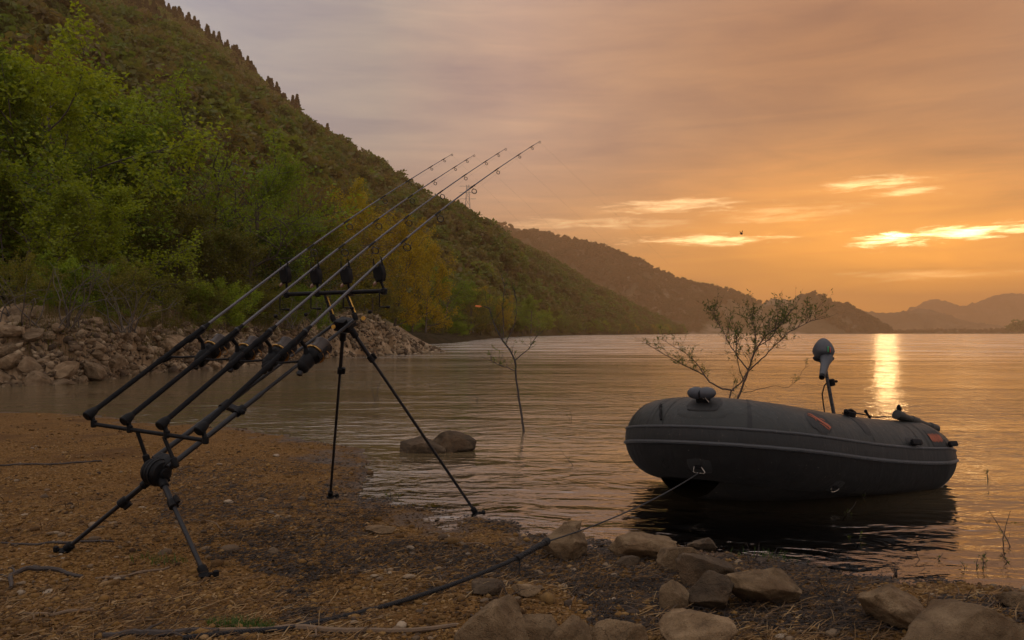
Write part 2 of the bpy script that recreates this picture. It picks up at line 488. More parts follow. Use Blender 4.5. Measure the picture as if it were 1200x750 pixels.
def rock_mat(name, c0, c1, c2, scale=5.0, stain=(.10, .055, .025), world=True):
    m = NT(name); p = m.coord('Object')
    off = m.N('ShaderNodeVectorMath'); off.operation = 'ADD'
    m.L(p, off.inputs[0]); cm = m.N('ShaderNodeCombineXYZ')
    r = m.math('MULTIPLY', m.rnd(), 37.0)
    m.L(r, cm.inputs[0]); m.L(r, cm.inputs[2]); m.L(cm.outputs[0], off.inputs[1])
    p = off.outputs[0]
    n = m.noise(p, scale, 8, .62, .4)
    c = m.ramp(n, [(.25, c0), (.5, c1), (.72, c2)])
    c = m.mix(m.mapr(m.noise(p, scale * .6, 4), .5, .72, 0, .6), c, stain)
    sh = m.mapr(m.rnd(), 0, 1, .72, 1.15, False)
    cc = m.N('ShaderNodeCombineColor'); [m.L(sh, cc.inputs[i]) for i in range(3)]
    c = m.mix(1.0, c, cc.outputs[0], 'MULTIPLY')
    speck = m.noise(p, scale * 22, 3, .7)
    c = m.mix(m.mapr(speck, .52, .68, 0, .55), c, c0)
    wv = m.N('ShaderNodeVectorMath'); wv.operation = 'MULTIPLY_ADD'
    m.L(m.noise(p, scale * .8, 4, .6, 0, 'Color'), wv.inputs[0]); wv.inputs[1].default_value = (.9 / scale * 5,) * 3; m.L(p, wv.inputs[2])
    cr = m.vor(m.scale(wv.outputs[0], (.45, 1, 1.3)), scale * .55, 'DISTANCE_TO_EDGE')
    h = m.math('ADD', m.math('MULTIPLY', n, 1.0), m.math('MULTIPLY', speck, .22))
    h = m.math('ADD', h, m.math('MULTIPLY', m.mapr(cr, 0, .02, 0, 1), .10))
    c = m.mix(m.math('MULTIPLY', m.mapr(cr, 0, .014, .55, 0), m.mapr(m.noise(p, scale * .5, 3), .48, .6, 0, 1)), c, tuple(x * .35 for x in c0))
    return m.done(m.principled(c, .92, 0, m.bump(h, .06 / scale * 5, .8), .25))
MAT['rock'] = rock_mat('rock', (.065, .040, .020), (.165, .108, .057), (.28, .195, .11), 9)
MAT['bank_rock'] = rock_mat('bank_rock', (.11, .070, .040), (.22, .150, .085), (.33, .235, .145), 2.2)
MAT['dark_rock'] = rock_mat('dark_rock', (.035, .024, .015), (.075, .051, .030), (.16, .11, .066), 7)

def bank_mat():
    m = NT('rocky_bank'); p = m.pos()
    n = m.noise(p, 1.1, 9, .65, .5)
    c = m.ramp(n, [(.28, (.09, .056, .028)), (.48, (.21, .14, .078)), (.65, (.34, .24, .15))])
    c = m.mix(m.mapr(m.noise(p, .5, 4), .52, .68, 0, .8), c, (.15, .085, .04))
    sp = m.N('ShaderNodeSeparateXYZ'); m.L(p, sp.inputs[0])
    veg = m.mapr(m.math('ADD', sp.outputs[2], m.math('MULTIPLY', m.noise(p, .35, 4), 2.2)), 2.6, 3.6, 0, 1)
    c = m.mix(m.math('MULTIPLY', veg, .9), c, m.mix(m.noise(p, 6, 4), (.035, .032, .012), (.09, .075, .03)))
    wet = m.mapr(sp.outputs[2], .02, .14, 1, 0)
    c = m.mix(m.math('MULTIPLY', wet, .75), c, (.045, .034, .022))
    h = m.math('ADD', n, m.math('MULTIPLY', m.noise(p, 9, 6, .7), .35))
    return m.done(m.principled(c, .93, 0, m.bump(h, .12, .9), .2))
MAT['bank'] = bank_mat()

def hill_mat(name, cols, sc, rocky=0.0):
    m = NT(name); p = m.pos()
    f = m.noise(p, sc, 6, .6)
    c = m.ramp(f, [(.3 + .4 * i / (len(cols) - 1), k) for i, k in enumerate(cols)])
    fine = m.noise(p, sc * 14, 4, .7)
    c = m.mix(fine, m.mix(1.0, c, (.45, .45, .45), 'MULTIPLY'), c)
    if rocky:
        rk = m.math('MULTIPLY', m.mapr(m.noise(p, sc * 3, 7, .7), .5, .6, 0, 1), rocky)
        c = m.mix(rk, c, (.30, .22, .15))
    return m.done(m.principled(c, .95, 0, m.bump(fine, 6.0, .8), .1))
MAT['hill'] = hill_mat('forest_floor', [(.05, .06, .015), (.09, .06, .025), (.07, .09, .02)], .02)
MAT['far_hill'] = hill_mat('far_hillside', [(.05, .05, .025), (.10, .08, .045), (.07, .07, .03)], .006, .55)
MAT['mountain'] = hill_mat('mountain_slope', [(.06, .055, .035), (.11, .09, .06)], .002, .3)
MAT['spit'] = hill_mat('spit_scrub', [(.045, .040, .014), (.095, .070, .032), (.06, .055, .018)], .5)
MAT['plain'] = hill_mat('low_shore', [(.05, .05, .02), (.10, .08, .04)], .01)

def water_mat():
    m = NT('lake_water'); p = m.pos()
    st = m.scale(p, (.62, 1.0, 1.0))
    w1 = m.noise(st, 2.6, 3, .55, .6, dims='2D')
    w2 = m.noise(st, 7.5, 3, .55, .4, dims='2D')
    w3 = m.noise(p, .55, 3, .5, .3, dims='2D')
    w4 = m.noise(m.scale(p, (.8, 1, 1)), 22, 2, .5, dims='2D')
    # calmer in the lee of the beach, more wind out on the lake
    ln = m.N('ShaderNodeVectorMath'); ln.operation = 'LENGTH'; m.L(p, ln.inputs[0])
    far = m.mapr(ln.outputs['Value'], 3, 30, .80, .42)
    h = m.math('ADD', m.math('MULTIPLY', w1, .034), m.math('MULTIPLY', w2, .0125))
    h = m.math('ADD', h, m.math('MULTIPLY', w4, .0009))
    gust = m.mapr(m.noise(m.scale(p, (.12, .5, 1)), 1.0, 4, .6, .5, dims='2D'), .35, .65, .45, 1.35)
    h = m.math('MULTIPLY', h, m.math('MULTIPLY', far, gust))
    w5 = m.noise(m.scale(p, (.28, 1.0, 1.0)), .42, 3, .6, .4, dims='2D')
    h = m.math('ADD', h, m.math('MULTIPLY', w3, .012))
    h = m.math('ADD', h, m.math('MULTIPLY', w5, m.mapr(ln.outputs['Value'], 5, 40, .012, .045)))
    nrm = m.bump(h, 1.0, 1.0)
    rough = m.math('MULTIPLY', m.mapr(ln.outputs['Value'], 7, 55, .035, .20, False), m.mapr(m.noise(m.scale(p, (.10, .8, 1)), 1.0, 5, .65, .4, dims='2D'), .38, .62, .35, 1.5))
    fr = m.N('ShaderNodeFresnel'); fr.inputs[0].default_value = 3.7; m.L(nrm, fr.inputs[1])
    g = m.N('ShaderNodeBsdfGlossy'); m.set(g.inputs['Roughness'], rough); m.L(nrm, g.inputs['Normal'])
    g.inputs[0].default_value = (.97, .97, .97, 1)
    t = m.N('ShaderNodeBsdfTransparent'); t.inputs[0].default_value = (.62, .55, .38, 1)
    mx = m.N('ShaderNodeMixShader'); m.L(fr.outputs[0], mx.inputs[0])
    dm = m.N('ShaderNodeBsdfDiffuse'); dm.inputs[0].default_value = (.14, .100, .052, 1)   # silt in the deeper water
    tm = m.N('ShaderNodeMixShader'); m.L(m.mapr(ln.outputs['Value'], 4.6, 8.0, .0, .8), tm.inputs[0]); m.L(t.outputs[0], tm.inputs[1]); m.L(dm.outputs[0], tm.inputs[2]); m.L(tm.outputs[0], mx.inputs[1]); m.L(g.outputs[0], mx.inputs[2])
    return m.done(mx.outputs[0])
MAT['water'] = water_mat()

MAT['pod'] = simple('pod_black_anodised', (.005, .005, .006), .55, scale=60, metal=.0, var=.3, spec=.15)
MAT['pod_bar'] = simple('pod_bar_gunmetal', (.009, .009, .011), .4, scale=50, metal=.0, var=.2, spec=.28)
MAT['blank'] = simple('carbon_blank', (.040, .037, .046), .32, scale=80, var=.2)
MAT['grip'] = simple('foam_grip', (.006, .006, .007), .8, scale=150, bump=.001, spec=.12)
MAT['chrome'] = simple('guide_ring', (.06, .055, .05), .25, metal=.7, scale=50)
MAT['brass'] = simple('brass_wire', (.50, .30, .10), .3, metal=.9, scale=40)
MAT['gold'] = simple('gold_screw', (.50, .29, .06), .35, metal=.8, scale=40)
MAT['spool'] = simple('spool_bronze', (.030, .020, .015), .35, metal=.4, scale=90)
MAT['alarm'] = simple('alarm_plastic', (.004, .004, .005), .6, scale=70, spec=.15)
MAT['alarm_lens'] = simple('alarm_lens', (.22, .13, .09), .25, scale=60)
def boat_mat(name, col, rough):
    m = NT(name); c = m.coord('Object')
    n = m.noise(c, 3.0, 6, .6); f = m.noise(c, 130, 3, .6)
    cc = m.mix(n, tuple(x * .75 for x in col), tuple(x * 1.25 for x in col))
    sp = m.noise(c, 55, 2, .5)
    cc = m.mix(m.mapr(sp, .70, .74, 0, .35), cc, (.16, .13, .10))
    dust = m.mapr(m.noise(m.scale(c, (1, 1, 3)), 5, 6, .7), .5, .75, 0, .35)
    cc = m.mix(dust, cc, tuple(x * 1.4 + .012 for x in col))
    sz = m.N('ShaderNodeSeparateXYZ'); m.L(c, sz.inputs[0])
    splash = m.math('MULTIPLY', m.mapr(m.math('ADD', sz.outputs[2], m.math('MULTIPLY', m.noise(c, 4, 6, .7), .22)), -.20, .06, 1, 0), m.mapr(m.noise(c, 14, 5, .7), .42, .62, .15, .8))
    cc = m.mix(m.math('MULTIPLY', splash, .30), cc, (.045, .034, .022))
    n = m.math('ADD', n, m.math('MULTIPLY', m.noise(m.scale(c, (9, 9, 1.5)), 1.6, 3, .5, 1.2), 1.4))
    return m.done(m.principled(cc, m.mapr(n, .3, 1.4, rough - .10, rough + .14), 0, m.bump(m.math('ADD', m.math('MULTIPLY', n, 3.0), f), .0018, .7), .36))
MAT['boat'] = boat_mat('boat_pvc', (.017, .018, .016), .42)
MAT['boat_dark'] = boat_mat('boat_pvc_dark', (.012, .012, .012), .52)
MAT['hull'] = boat_mat('boat_hull_and_shade', (.0045, .004, .0038), .8)  # hull fabric, also the shade painted on the lower tube
MAT['strake'] = boat_mat('boat_piping', (.042, .043, .046), .42)
MAT['rubber'] = simple('black_rubber', (.004, .004, .005), .65, scale=70, spec=.15)
MAT['patch_orange'] = simple('orange_print', (.26, .055, .016), .6, scale=60, var=.25)
MAT['steel'] = simple('steel_ring', (.55, .50, .44), .25, metal=.9, scale=50)
MAT['motor'] = simple('motor_housing', (.030, .032, .040), .5, scale=30, var=.12)
MAT['shaft'] = simple('motor_shaft', (.07, .07, .075), .3, metal=.5, scale=40)
MAT['tape'] = simple('pale_tape', (.22, .20, .16), .5, scale=40)
MAT['wood'] = simple('transom_board', (.05, .04, .03), .6, scale=20)
MAT['rope'] = simple('rope_cord', (.012, .011, .012), .85, scale=200, bump=.002)
MAT['rope_thin'] = simple('cord_grey', (.016, .015, .016), .8, scale=200, bump=.001)
MAT['green_mark'] = simple('green_mark', (.05, .28, .12), .5, scale=40)
MAT['red_mark'] = simple('red_mark', (.40, .06, .04), .5, scale=40)
MAT['bird'] = simple('bird_feather', (.03, .025, .02), .8, scale=40)
MAT['wall_white'] = simple('white_render', (.62, .57, .50), .8, scale=2, var=.1)
MAT['roof_tile'] = simple('roof_tile', (.25, .10, .06), .8, scale=3)
MAT['pylon'] = simple('galvanised_steel', (.22, .21, .20), .6, scale=2)

# ------------------------------------------------------------------ ground, lake
SHORE_PX = [(-700, 462), (-300, 470), (0, 482), (70, 484), (140, 490), (220, 497), (300, 506), (370, 515), (410, 527), (428, 545),
            (415, 565), (430, 580), (480, 592), (540, 605), (600, 622), (650, 634), (720, 640), (790, 645), (850, 655), (920, 664), (1000, 668), (1100, 676), (1200, 692), (1400, 720), (1700, 760)]
SH = np.array([gp(a, b)[:2] for a, b in SHORE_PX])
def shore_sd(x, y):
    """signed distance to the shoreline, + on the beach side"""
    x = np.asarray(x, float); y = np.asarray(y, float)
    best = np.full(x.shape, 1e9); sgn = np.ones(x.shape)
    for (a, b) in zip(SH[:-1], SH[1:]):
        d = b - a; L2 = d @ d
        t = np.clip(((x - a[0]) * d[0] + (y - a[1]) * d[1]) / L2, 0, 1)
        qx, qy = a[0] + t * d[0] - x, a[1] + t * d[1] - y
        dd = np.hypot(qx, qy)
        cr = d[0] * (y - a[1]) - d[1] * (x - a[0])
        m_ = dd < best - 1e-9
        best = np.where(m_, dd, best); sgn = np.where(m_, np.where(cr > 0, -1, 1), sgn)
    return best * sgn
def ground_z(x, y):
    x = np.asarray(x, float); y = np.asarray(y, float)
    sd = shore_sd(x, y) + .10 * fbm(x * 2.2, y * 2.2, 0, 3, 5)
    land = .30 * (1 - np.exp(-np.maximum(sd, 0) / 4.2)) + np.maximum(sd - 8, 0) * .05
    land = np.minimum(land, 3.0)
    bed = np.maximum(-.16 * np.maximum(-sd, 0) , -.5 - .02 * np.maximum(-sd, 0))
    bed = np.maximum(bed, -3.5)
    z = np.where(sd > 0, land, bed)
    near = np.exp(-np.maximum(np.hypot(x, y) - 12, 0) / 10)
    z = z + near * (.035 * fbm(x * 1.6, y * 1.6, 0, 4, 21) + .007 * fbm(x * 9, y * 9, 0, 3, 31) + .003 * vn(x * 34, y * 34, 0, 41))
    return z
def gz(x, y): return float(ground_z(np.array([x]), np.array([y]))[0])
def gpt(px, py):
    """photo pixel to a point on the beach surface"""
    z = .05
    for _ in range(6):
        p = gp(px, py, z); z = gz(p.x, p.y)
    return gp(px, py, z)

def spaced(lo, hi, step, far_lo, far_hi):
    mid = list(np.arange(lo, hi, step)); s = step; a = []; v = lo
    while v > far_lo: s *= 1.22; v -= s; a.append(v)
    s = step; b = []; v = mid[-1]
    while v < far_hi: s *= 1.22; v += s; b.append(v)
    return np.array(a[::-1] + mid + b)
def build_ground():
    xs = spaced(-5.0, 3.4, .022, -6500, 6500); ys = spaced(2.1, 7.2, .022, -1500, 7500)
    XX, YY = np.meshgrid(xs, ys); ZZ = ground_z(XX, YY)
    V = np.stack([XX.ravel(), YY.ravel(), ZZ.ravel()], 1)
    nx, ny = len(xs), len(ys)
    i = (np.arange(ny - 1)[:, None] * nx + np.arange(nx - 1)[None]).ravel()
    F = np.stack([i, i + 1, i + nx + 1, i + nx], 1)
    o = link('ground', mesh_np('ground', V, F, [MAT['ground']]))
    tag(o, kind='structure')
    s = 6500
    w = link('water', mesh_np('water', [(-s, -1500, 0), (s, -1500, 0), (s, 7400, 0), (-s, 7400, 0)], [[0, 1, 2, 3]], [MAT['water']], False))
    tag(w, kind='structure')
build_ground()

# ------------------------------------------------------------------ hills
def interp(px, table):
    t = np.array(table, float); return np.interp(px, t[:, 0], t[:, 1])
def smooth_interp(px, table):
    # soft cornered interpolation
    return (interp(px - 10, table) + 2 * interp(px, table) + interp(px + 10, table)) / 4
def pxdir(px): return (px - 600.0) / FPX / _cp
def zof(py, D): return CAM_H + ((375.0 - py) / FPX * _cp + _sp) / (_cp - (375.0 - py) / FPX * _sp) * D

class Hill:
    def __init__(s, name, baseD, basez, ridgeD, ridgeY, drop, rough, back, mat, n=(260, 110), ravine=0, power=1.0, seed=0, ridge_n=0):
        s.baseD, s.basez, s.ridgeD, s.ridgeY, s.drop = baseD, basez, ridgeD, ridgeY, drop
        s.rough, s.back, s.rav, s.power, s.seed, s.rn = rough, back, ravine, power, seed, ridge_n
        lo, hi = ridgeY[0][0], ridgeY[-1][0]
        u = np.linspace(lo, hi, n[0]); v = np.linspace(0, 1.8, n[1])
        U, V_ = np.meshgrid(u, v)
        P = s.surf(U, V_)
        i = (np.arange(n[1] - 1)[:, None] * n[0] + np.arange(n[0] - 1)[None]).ravel()
        F = np.stack([i, i + 1, i + n[0] + 1, i + n[0]], 1)
        o = link(name, mesh_np(name, P.reshape(-1, 3), F, [mat])); tag(o, kind='structure')
        s.obj = o
    def surf(s, u, v):
        bD, rD = smooth_interp(u, s.baseD), smooth_interp(u, s.ridgeD)
        bz = smooth_interp(u, s.basez)
        ry = smooth_interp(u, s.ridgeY)
        rz = zof(ry, rD) - s.drop
        rz = np.maximum(rz, -1.0)
        vv = np.clip(v, 0, 1)
        D = bD + (rD - bD) * v + np.maximum(v - 1, 0) * s.back
        z = bz + (rz - bz) * vv ** s.power - np.maximum(v - 1, 0) ** 1.2 * (rz + 5) * 1.3
        x = pxdir(u) * D
        amp = s.rough * np.sin(np.pi * np.clip(v, 0, 1)) * np.clip((rz - bz) / 60, .05, 1)
        z = z + amp * fbm(x / 90, D / 90, 0, 4, s.seed)
        z = z + s.rav * np.sin(np.pi * np.clip(v, 0, 1)) * np.clip((rz - bz) / 60, 0, 1) * (np.abs(fbm(x / 120 + D / 300, D / 500, 0, 3, s.seed + 3)) - .25)
        z = z + s.rn * fbm(x / 14, D / 14, 0, 3, s.seed + 8) * np.clip(v * 3, 0, 1)
        return np.stack([x, D, z], -1)
    def scatter(s, N, vmin=0.0, vmax=1.1, umin=None, umax=None):
        lo = s.ridgeY[0][0] if umin is None else umin; hi = s.ridgeY[-1][0] if umax is None else umax
        out = []
        while len(out) < N:
            u = RNG.uniform(lo, hi, N); v = RNG.uniform(vmin, vmax, N)
            P = s.surf(u, v)
            span = smooth_interp(u, s.ridgeD) - smooth_interp(u, s.baseD)
            w = P[:, 1] * span; keep = (RNG.uniform(0, 1, N) < w / w.max()) & (P[:, 2] > .2)
            out.extend(np.column_stack([P[keep], u[keep], v[keep]]).tolist())
        return np.array(out[:N])

hill1 = Hill('near_hill',
    baseD=[(-700, 48), (0, 48), (200, 55), (400, 78), (520, 130), (575, 178), (640, 330), (720, 560), (820, 900)],
    basez=[(-700, 2.5), (300, 2.5), (420, 2.0), (520, .6), (570, -.8), (820, -1.0)],
    ridgeD=[(-700, 560), (170, 600), (350, 620), (480, 650), (560, 700), (640, 760), (700, 800), (760, 850), (820, 910)],
    ridgeY=[(-700, -420), (-300, -230), (0, -95), (100, -38), (170, 2), (260, 58), (350, 138), (400, 178), (450, 216), (480, 236), (520, 250), (560, 264), (600, 284),
            (640, 304), (700, 338), (760, 367), (800, 385), (820, 392)],
    drop=5.0, rough=26, back=200, mat=MAT['hill'], ravine=22, power=1.12, seed=3)
hill2 = Hill('far_hill',
    baseD=[(440, 1300), (760, 1400), (1055, 1500)],
    basez=[(440, -1), (1055, -1)],
    ridgeD=[(440, 2000), (760, 1950), (900, 1800), (1000, 1700), (1055, 1520)],
    ridgeY=[(440, 240), (500, 250), (560, 262), (585, 261), (620, 268), (680, 280), (720, 292), (760, 312), (800, 328), (840, 336), (870, 343), (895, 357), (925, 353), (950, 353),
            (985, 361), (1010, 367), (1030, 379), (1045, 388), (1055, 392)],
    drop=5.5, rough=60, back=500, mat=MAT['far_hill'], n=(260, 90), ravine=50, seed=13, ridge_n=5)
hill3 = Hill('low_ridge',
    baseD=[(900, 2600), (1260, 2600)], basez=[(900, -1), (1260, -1)],
    ridgeD=[(900, 3100), (1260, 3100)],
    ridgeY=[(900, 372), (960, 362), (1000, 361), (1030, 366), (1055, 365), (1072, 361), (1090, 361), (1110, 369), (1135, 377), (1170, 382), (1210, 385), (1260, 388)],
    drop=3, rough=50, back=600, mat=MAT['mountain'], n=(180, 50), ravine=40, seed=23, ridge_n=6)
hill4 = Hill('mountain',
    baseD=[(980, 3900), (1900, 3900)], basez=[(980, -1), (1900, -1)],
    ridgeD=[(980, 4900), (1900, 4900)],
    ridgeY=[(980, 386), (1040, 380), (1068, 364), (1080, 353), (1096, 348), (1110, 353), (1130, 360), (1148, 352), (1170, 344), (1190, 342), (1210, 345), (1300, 330), (1500, 350), (1700, 340), (1900, 370)],
    drop=3, rough=90, back=900, mat=MAT['mountain'], n=(260, 60), ravine=80, seed=33, ridge_n=10)
hill5 = Hill('low_shore',
    baseD=[(1000, 1600), (1900, 1600)], basez=[(1000, -1), (1900, -1)],
    ridgeD=[(1000, 1900), (1900, 1900)],
    ridgeY=[(1000, 390), (1030, 388.6), (1100, 387.5), (1200, 386.5), (1500, 384), (1900, 382)],
    drop=0, rough=3, back=900, mat=MAT['plain'], n=(160, 20), seed=43)

# ------------------------------------------------------------------ rocky bank on the left
BANKW = [(-700, 470), (-200, 460), (-60, 456), (0, 455), (60, 452), (110, 447), (140, 441), (190, 438), (240, 434), (300, 428), (360, 421), (400, 418.5), (450, 417), (490, 415), (520, 413.5), (528, 413)]
BANKT = [(-700, 2.2), (0, 1.55), (60, 1.65), (120, 1.5), (170, 1.25), (230, 1.15), (330, 1.3), (385, 2.1), (420, 2.35), (450, 2.0), (470, 1.35), (490, .75), (510, .30), (528, .02)]
def bank_surf(u, v):
    wy = smooth_interp(u, BANKW)
    D0 = CAM_H * FPX / (wy - HORIZON)
    top = smooth_interp(u, BANKT) * .84
    dist = v  # metres inland
    D = D0 + dist
    x = pxdir(u) * D0 - dist * .25
    k = np.clip((dist + .6) / 3.4, 0, 1)
    sm = k * k * (3 - 2 * k)
    z = -.35 + (top + .35) * sm + np.maximum(dist - 4, 0) * .07
    rockA = .26 * np.clip(k * 1.6, .25, 1)
    b = fbm(x * .9, D * .9, z * .5, 3, 51)
    cell = np.abs(fbm(x * 1.7, D * 1.7, 0, 4, 55))
    wx_ = x * 1.25 + .5 * fbm(x * .8, D * .8, 0, 3, 71); wy_ = D * 1.25 + .5 * fbm(x * .8, D * .8, 0, 3, 72)
    blk = _hash(np.floor(wx_ + .35 * np.floor(wy_)), np.floor(wy_), np.zeros_like(wx_), 5) - .5
    blk2 = _hash(np.floor(wx_ * 2.3), np.floor(wy_ * 2.3 + .4 * np.floor(wx_ * 2.3)), np.zeros_like(wx_), 9) - .5
    z = z + (.42 * blk + .20 * blk2) * np.clip(top, .1, 1) * np.clip(k * 2.2, 0, 1)
    z = z + rockA * (b * .9 + (cell - .25) * 1.1) * np.clip(top, .2, 1.3) + .06 * fbm(x * 6, D * 6, 0, 3, 58) * np.clip(top, .1, 1) + .20 * (np.abs(fbm(x * 3.3, D * 2.1, 0, 4, 63)) - .2) * k * np.clip((u - 300) / 80, .25, 1)
    return np.stack([x, D, z], -1)
def build_bank():
    u = np.concatenate([np.linspace(-700, -60, 60, endpoint=False), np.linspace(-60, 528, 760)])
    v = np.concatenate([np.linspace(-1.5, 6, 110), np.linspace(6.6, 60, 26)])
    U, V_ = np.meshgrid(u, v); P = bank_surf(U, V_)
    nx, ny = len(u), len(v)
    i = (np.arange(ny - 1)[:, None] * nx + np.arange(nx - 1)[None]).ravel()
    F = np.stack([i, i + 1, i + nx + 1, i + nx], 1)
    tag(link('rocky_bank', mesh_np('rocky_bank', P.reshape(-1, 3), F, [MAT['bank']])), kind='structure')
    # low spit beyond the outcrop
    w2 = [(400, 405), (480, 404.5), (540, 402), (560, 398.5), (585, 396.5), (600, 395.5)]
    t2 = [(400, 2.0), (480, 1.1), (500, 1.0), (540, .7), (585, .5), (600, 0)]
    u = np.linspace(400, 600, 160); v = np.linspace(-3, 60, 50)
    U, V_ = np.meshgrid(u, v)
    D0 = CAM_H * FPX / (smooth_interp(U, w2) - HORIZON); D = D0 + V_; x = pxdir(U) * D0 - V_ * .3
    k = np.clip((V_ + 1) / 6, 0, 1); top = smooth_interp(U, t2)
    z = -.4 + (top + .4) * k * k * (3 - 2 * k) + .25 * fbm(x * .5, D * .5, 0, 4, 61) * k + np.maximum(V_ - 8, 0) * .05
    P = np.stack([x, D, z], -1); nx, ny = len(u), len(v)
    i = (np.arange(ny - 1)[:, None] * nx + np.arange(nx - 1)[None]).ravel()
    tag(link('low_spit', mesh_np('low_spit', P.reshape(-1, 3), np.stack([i, i + 1, i + nx + 1, i + nx], 1), [MAT['spit']])), kind='structure')
build_bank()

# ------------------------------------------------------------------ rocks
def ico(sub):
    bm = bmesh.new(); bmesh.ops.create_icosphere(bm, subdivisions=sub, radius=1.0)
    v = np.array([p.co[:] for p in bm.verts]); f = np.array([[q.index for q in p.verts] for p in bm.faces]); bm.free(); return v, f
ICO = {k: ico(k) for k in (1, 2, 3, 4, 5)}
def rock_mesh(name, seed, sub, mat, cuts=9, size=(1, 1, 1), rough=.05, flat_bottom=True):
    v, f = ICO[sub]; v = v.copy(); rg = np.random.default_rng(seed)
    r = np.ones(len(v)) * 1.0
    v = v * (1 + .16 * fbm(v[:, 0] * .9, v[:, 1] * .9, v[:, 2] * .9, 2, seed))[:, None]
    for _ in range(cuts + 4):          # planes that chop the stone into facets
        n = rg.normal(size=3); n /= np.linalg.norm(n); d = rg.uniform(.48, .84)
        q = v @ n; over = np.maximum(q - d, 0)
        v = v - n[None] * (over * .93)[:, None]
    v = v + v * (rough * fbm(v[:, 0] * 3, v[:, 1] * 3, v[:, 2] * 3, 5, seed + 5, .65))[:, None] * 2.4
    if sub >= 4:
        v = v + v * (.018 * fbm(v[:, 0] * 14, v[:, 1] * 14, v[:, 2] * 14, 3, seed + 9, .6))[:, None]
    v = v * np.array(size)[None]
    me = mesh_np(name, v, f, [mat])
    me.polygons.foreach_set('use_smooth', np.full(len(me.polygons), sub >= 4))
    if sub >= 4: pass
    return me

ROCKS = [ # x0,x1,ytop,ybot, tilt, depth/width, material, label
    (628, 700, 610, 659, 8, .9, 'rock', 'tan pointed boulder at the waterline, leftmost of the row behind the mooring rope'),
    (656, 684, 607, 628, 0, .8, 'rock', 'small grey stone peeking up behind the leftmost shoreline boulder'),
    (703, 796, 617, 659, 2, .7, 'rock', 'broad flat topped boulder half in the water left of the boat bow'),
    (758, 824, 635, 674, -4, .8, 'rock', 'smooth pale tan rounded rock just below the broad flat topped boulder'),
    (792, 862, 642, 692, 6, .8, 'dark_rock', 'dark brown rock wedged behind the pale rounded one, nearest under the bow'),
    (838, 944, 662, 714, 14, .6, 'rock', 'long wedge of pale rock sloping down to the right, centre of the beach rocks'),
    (766, 808, 671, 717, 0, .9, 'rock', 'upright blocky grey rock standing against a reddish brown boulder'),
    (800, 860, 672, 720, -6, .9, 'dark_rock', 'reddish brown angular boulder between the blocky grey rock and the long wedge'),
    (768, 858, 714, 772, 0, .9, 'rock', 'pale rounded rock cut off by the bottom of the picture below the brown boulder'),
    (536, 618, 694, 775, -10, .7, 'rock', 'large grey pointed rock at the bottom edge under the rope, leftmost of the front four'),
    (592, 660, 709, 775, 5, .7, 'rock', 'low humped grey rock leaning on the large pointed one'),
    (638, 702, 717, 780, 0, .8, 'rock', 'third grey rock of the front row, narrow and peaked'),
    (692, 758, 723, 785, 0, .8, 'rock', 'small rounded rock ending the front row on the right'),
    (1003, 1092, 688, 742, 10, .7, 'rock', 'tan elongated rock leaning on the biggest boulder at lower right'),
    (1045, 1202, 694, 800, -3, .75, 'rock', 'biggest rounded boulder in the lower right corner'),
    (1170, 1222, 691, 716, 0, .9, 'rock', 'small pale rock at the right edge behind the biggest boulder'),
    (545, 590, 678, 697, 0, .8, 'dark_rock', 'dark low stone half buried beside the rope'),
    (598, 632, 682, 700, 0, .8, 'rock', 'flat little stone in the gravel right of the dark one by the rope'),
    (430, 462, 614, 626, 0, .8, 'rock', 'pale flat stone on the muddy strip between the pod legs'),
    (474, 524, 509, 533, 0, .7, 'dark_rock', 'dark left half of the split rock standing in the lake'),
    (508, 556, 503, 532, 6, .8, 'dark_rock', 'brown topped right half of the split rock standing in the lake'),
    (470, 486, 521, 531, 0, .9, 'dark_rock', 'small stone in the water left of the split rock'),
    (806, 836, 629, 645, 0, .8, 'dark_rock', 'small wet stone in the shallows under the boat bow'),
    (722, 748, 650, 664, 0, .8, 'dark_rock', 'small dark stone tucked under the broad flat topped boulder'),
]
def rocks():
    for k, (x0, x1, yt, yb, tilt, dw, mt, lab) in enumerate(ROCKS):
        base = gpt((x0 + x1) / 2, min(yb, 790))
        if base.z < -.01: base = gp((x0 + x1) / 2, yb, -.01)
        D = base.y; w = (x1 - x0) / FPX * D; hgt = (yb - yt) / FPX * D
        dep = w * dw
        D2 = D + dep * .45
        c = Vector((((x0 + x1) / 2 - 600) / FPX * D2, D2, 0)); g = gz(c.x, c.y)
        ztop = zof(yt, D2 + .0)
        zb = (min(g, base.z) if g > -.02 else -.03) - .25 * hgt
        sz = max((ztop - zb) / 2, .3 * hgt)
        me = rock_mesh('rock', 100 + k * 7, 5 if w > .12 else 4, MAT[mt], cuts=11, size=(w * .60, dep * .58, sz * 1.12))
        o = link('rock', me); o.location = (c.x, c.y, zb + sz); o.rotation_euler = (0, R(tilt), 0)
        tag(o, lab, 'rock')
rocks()

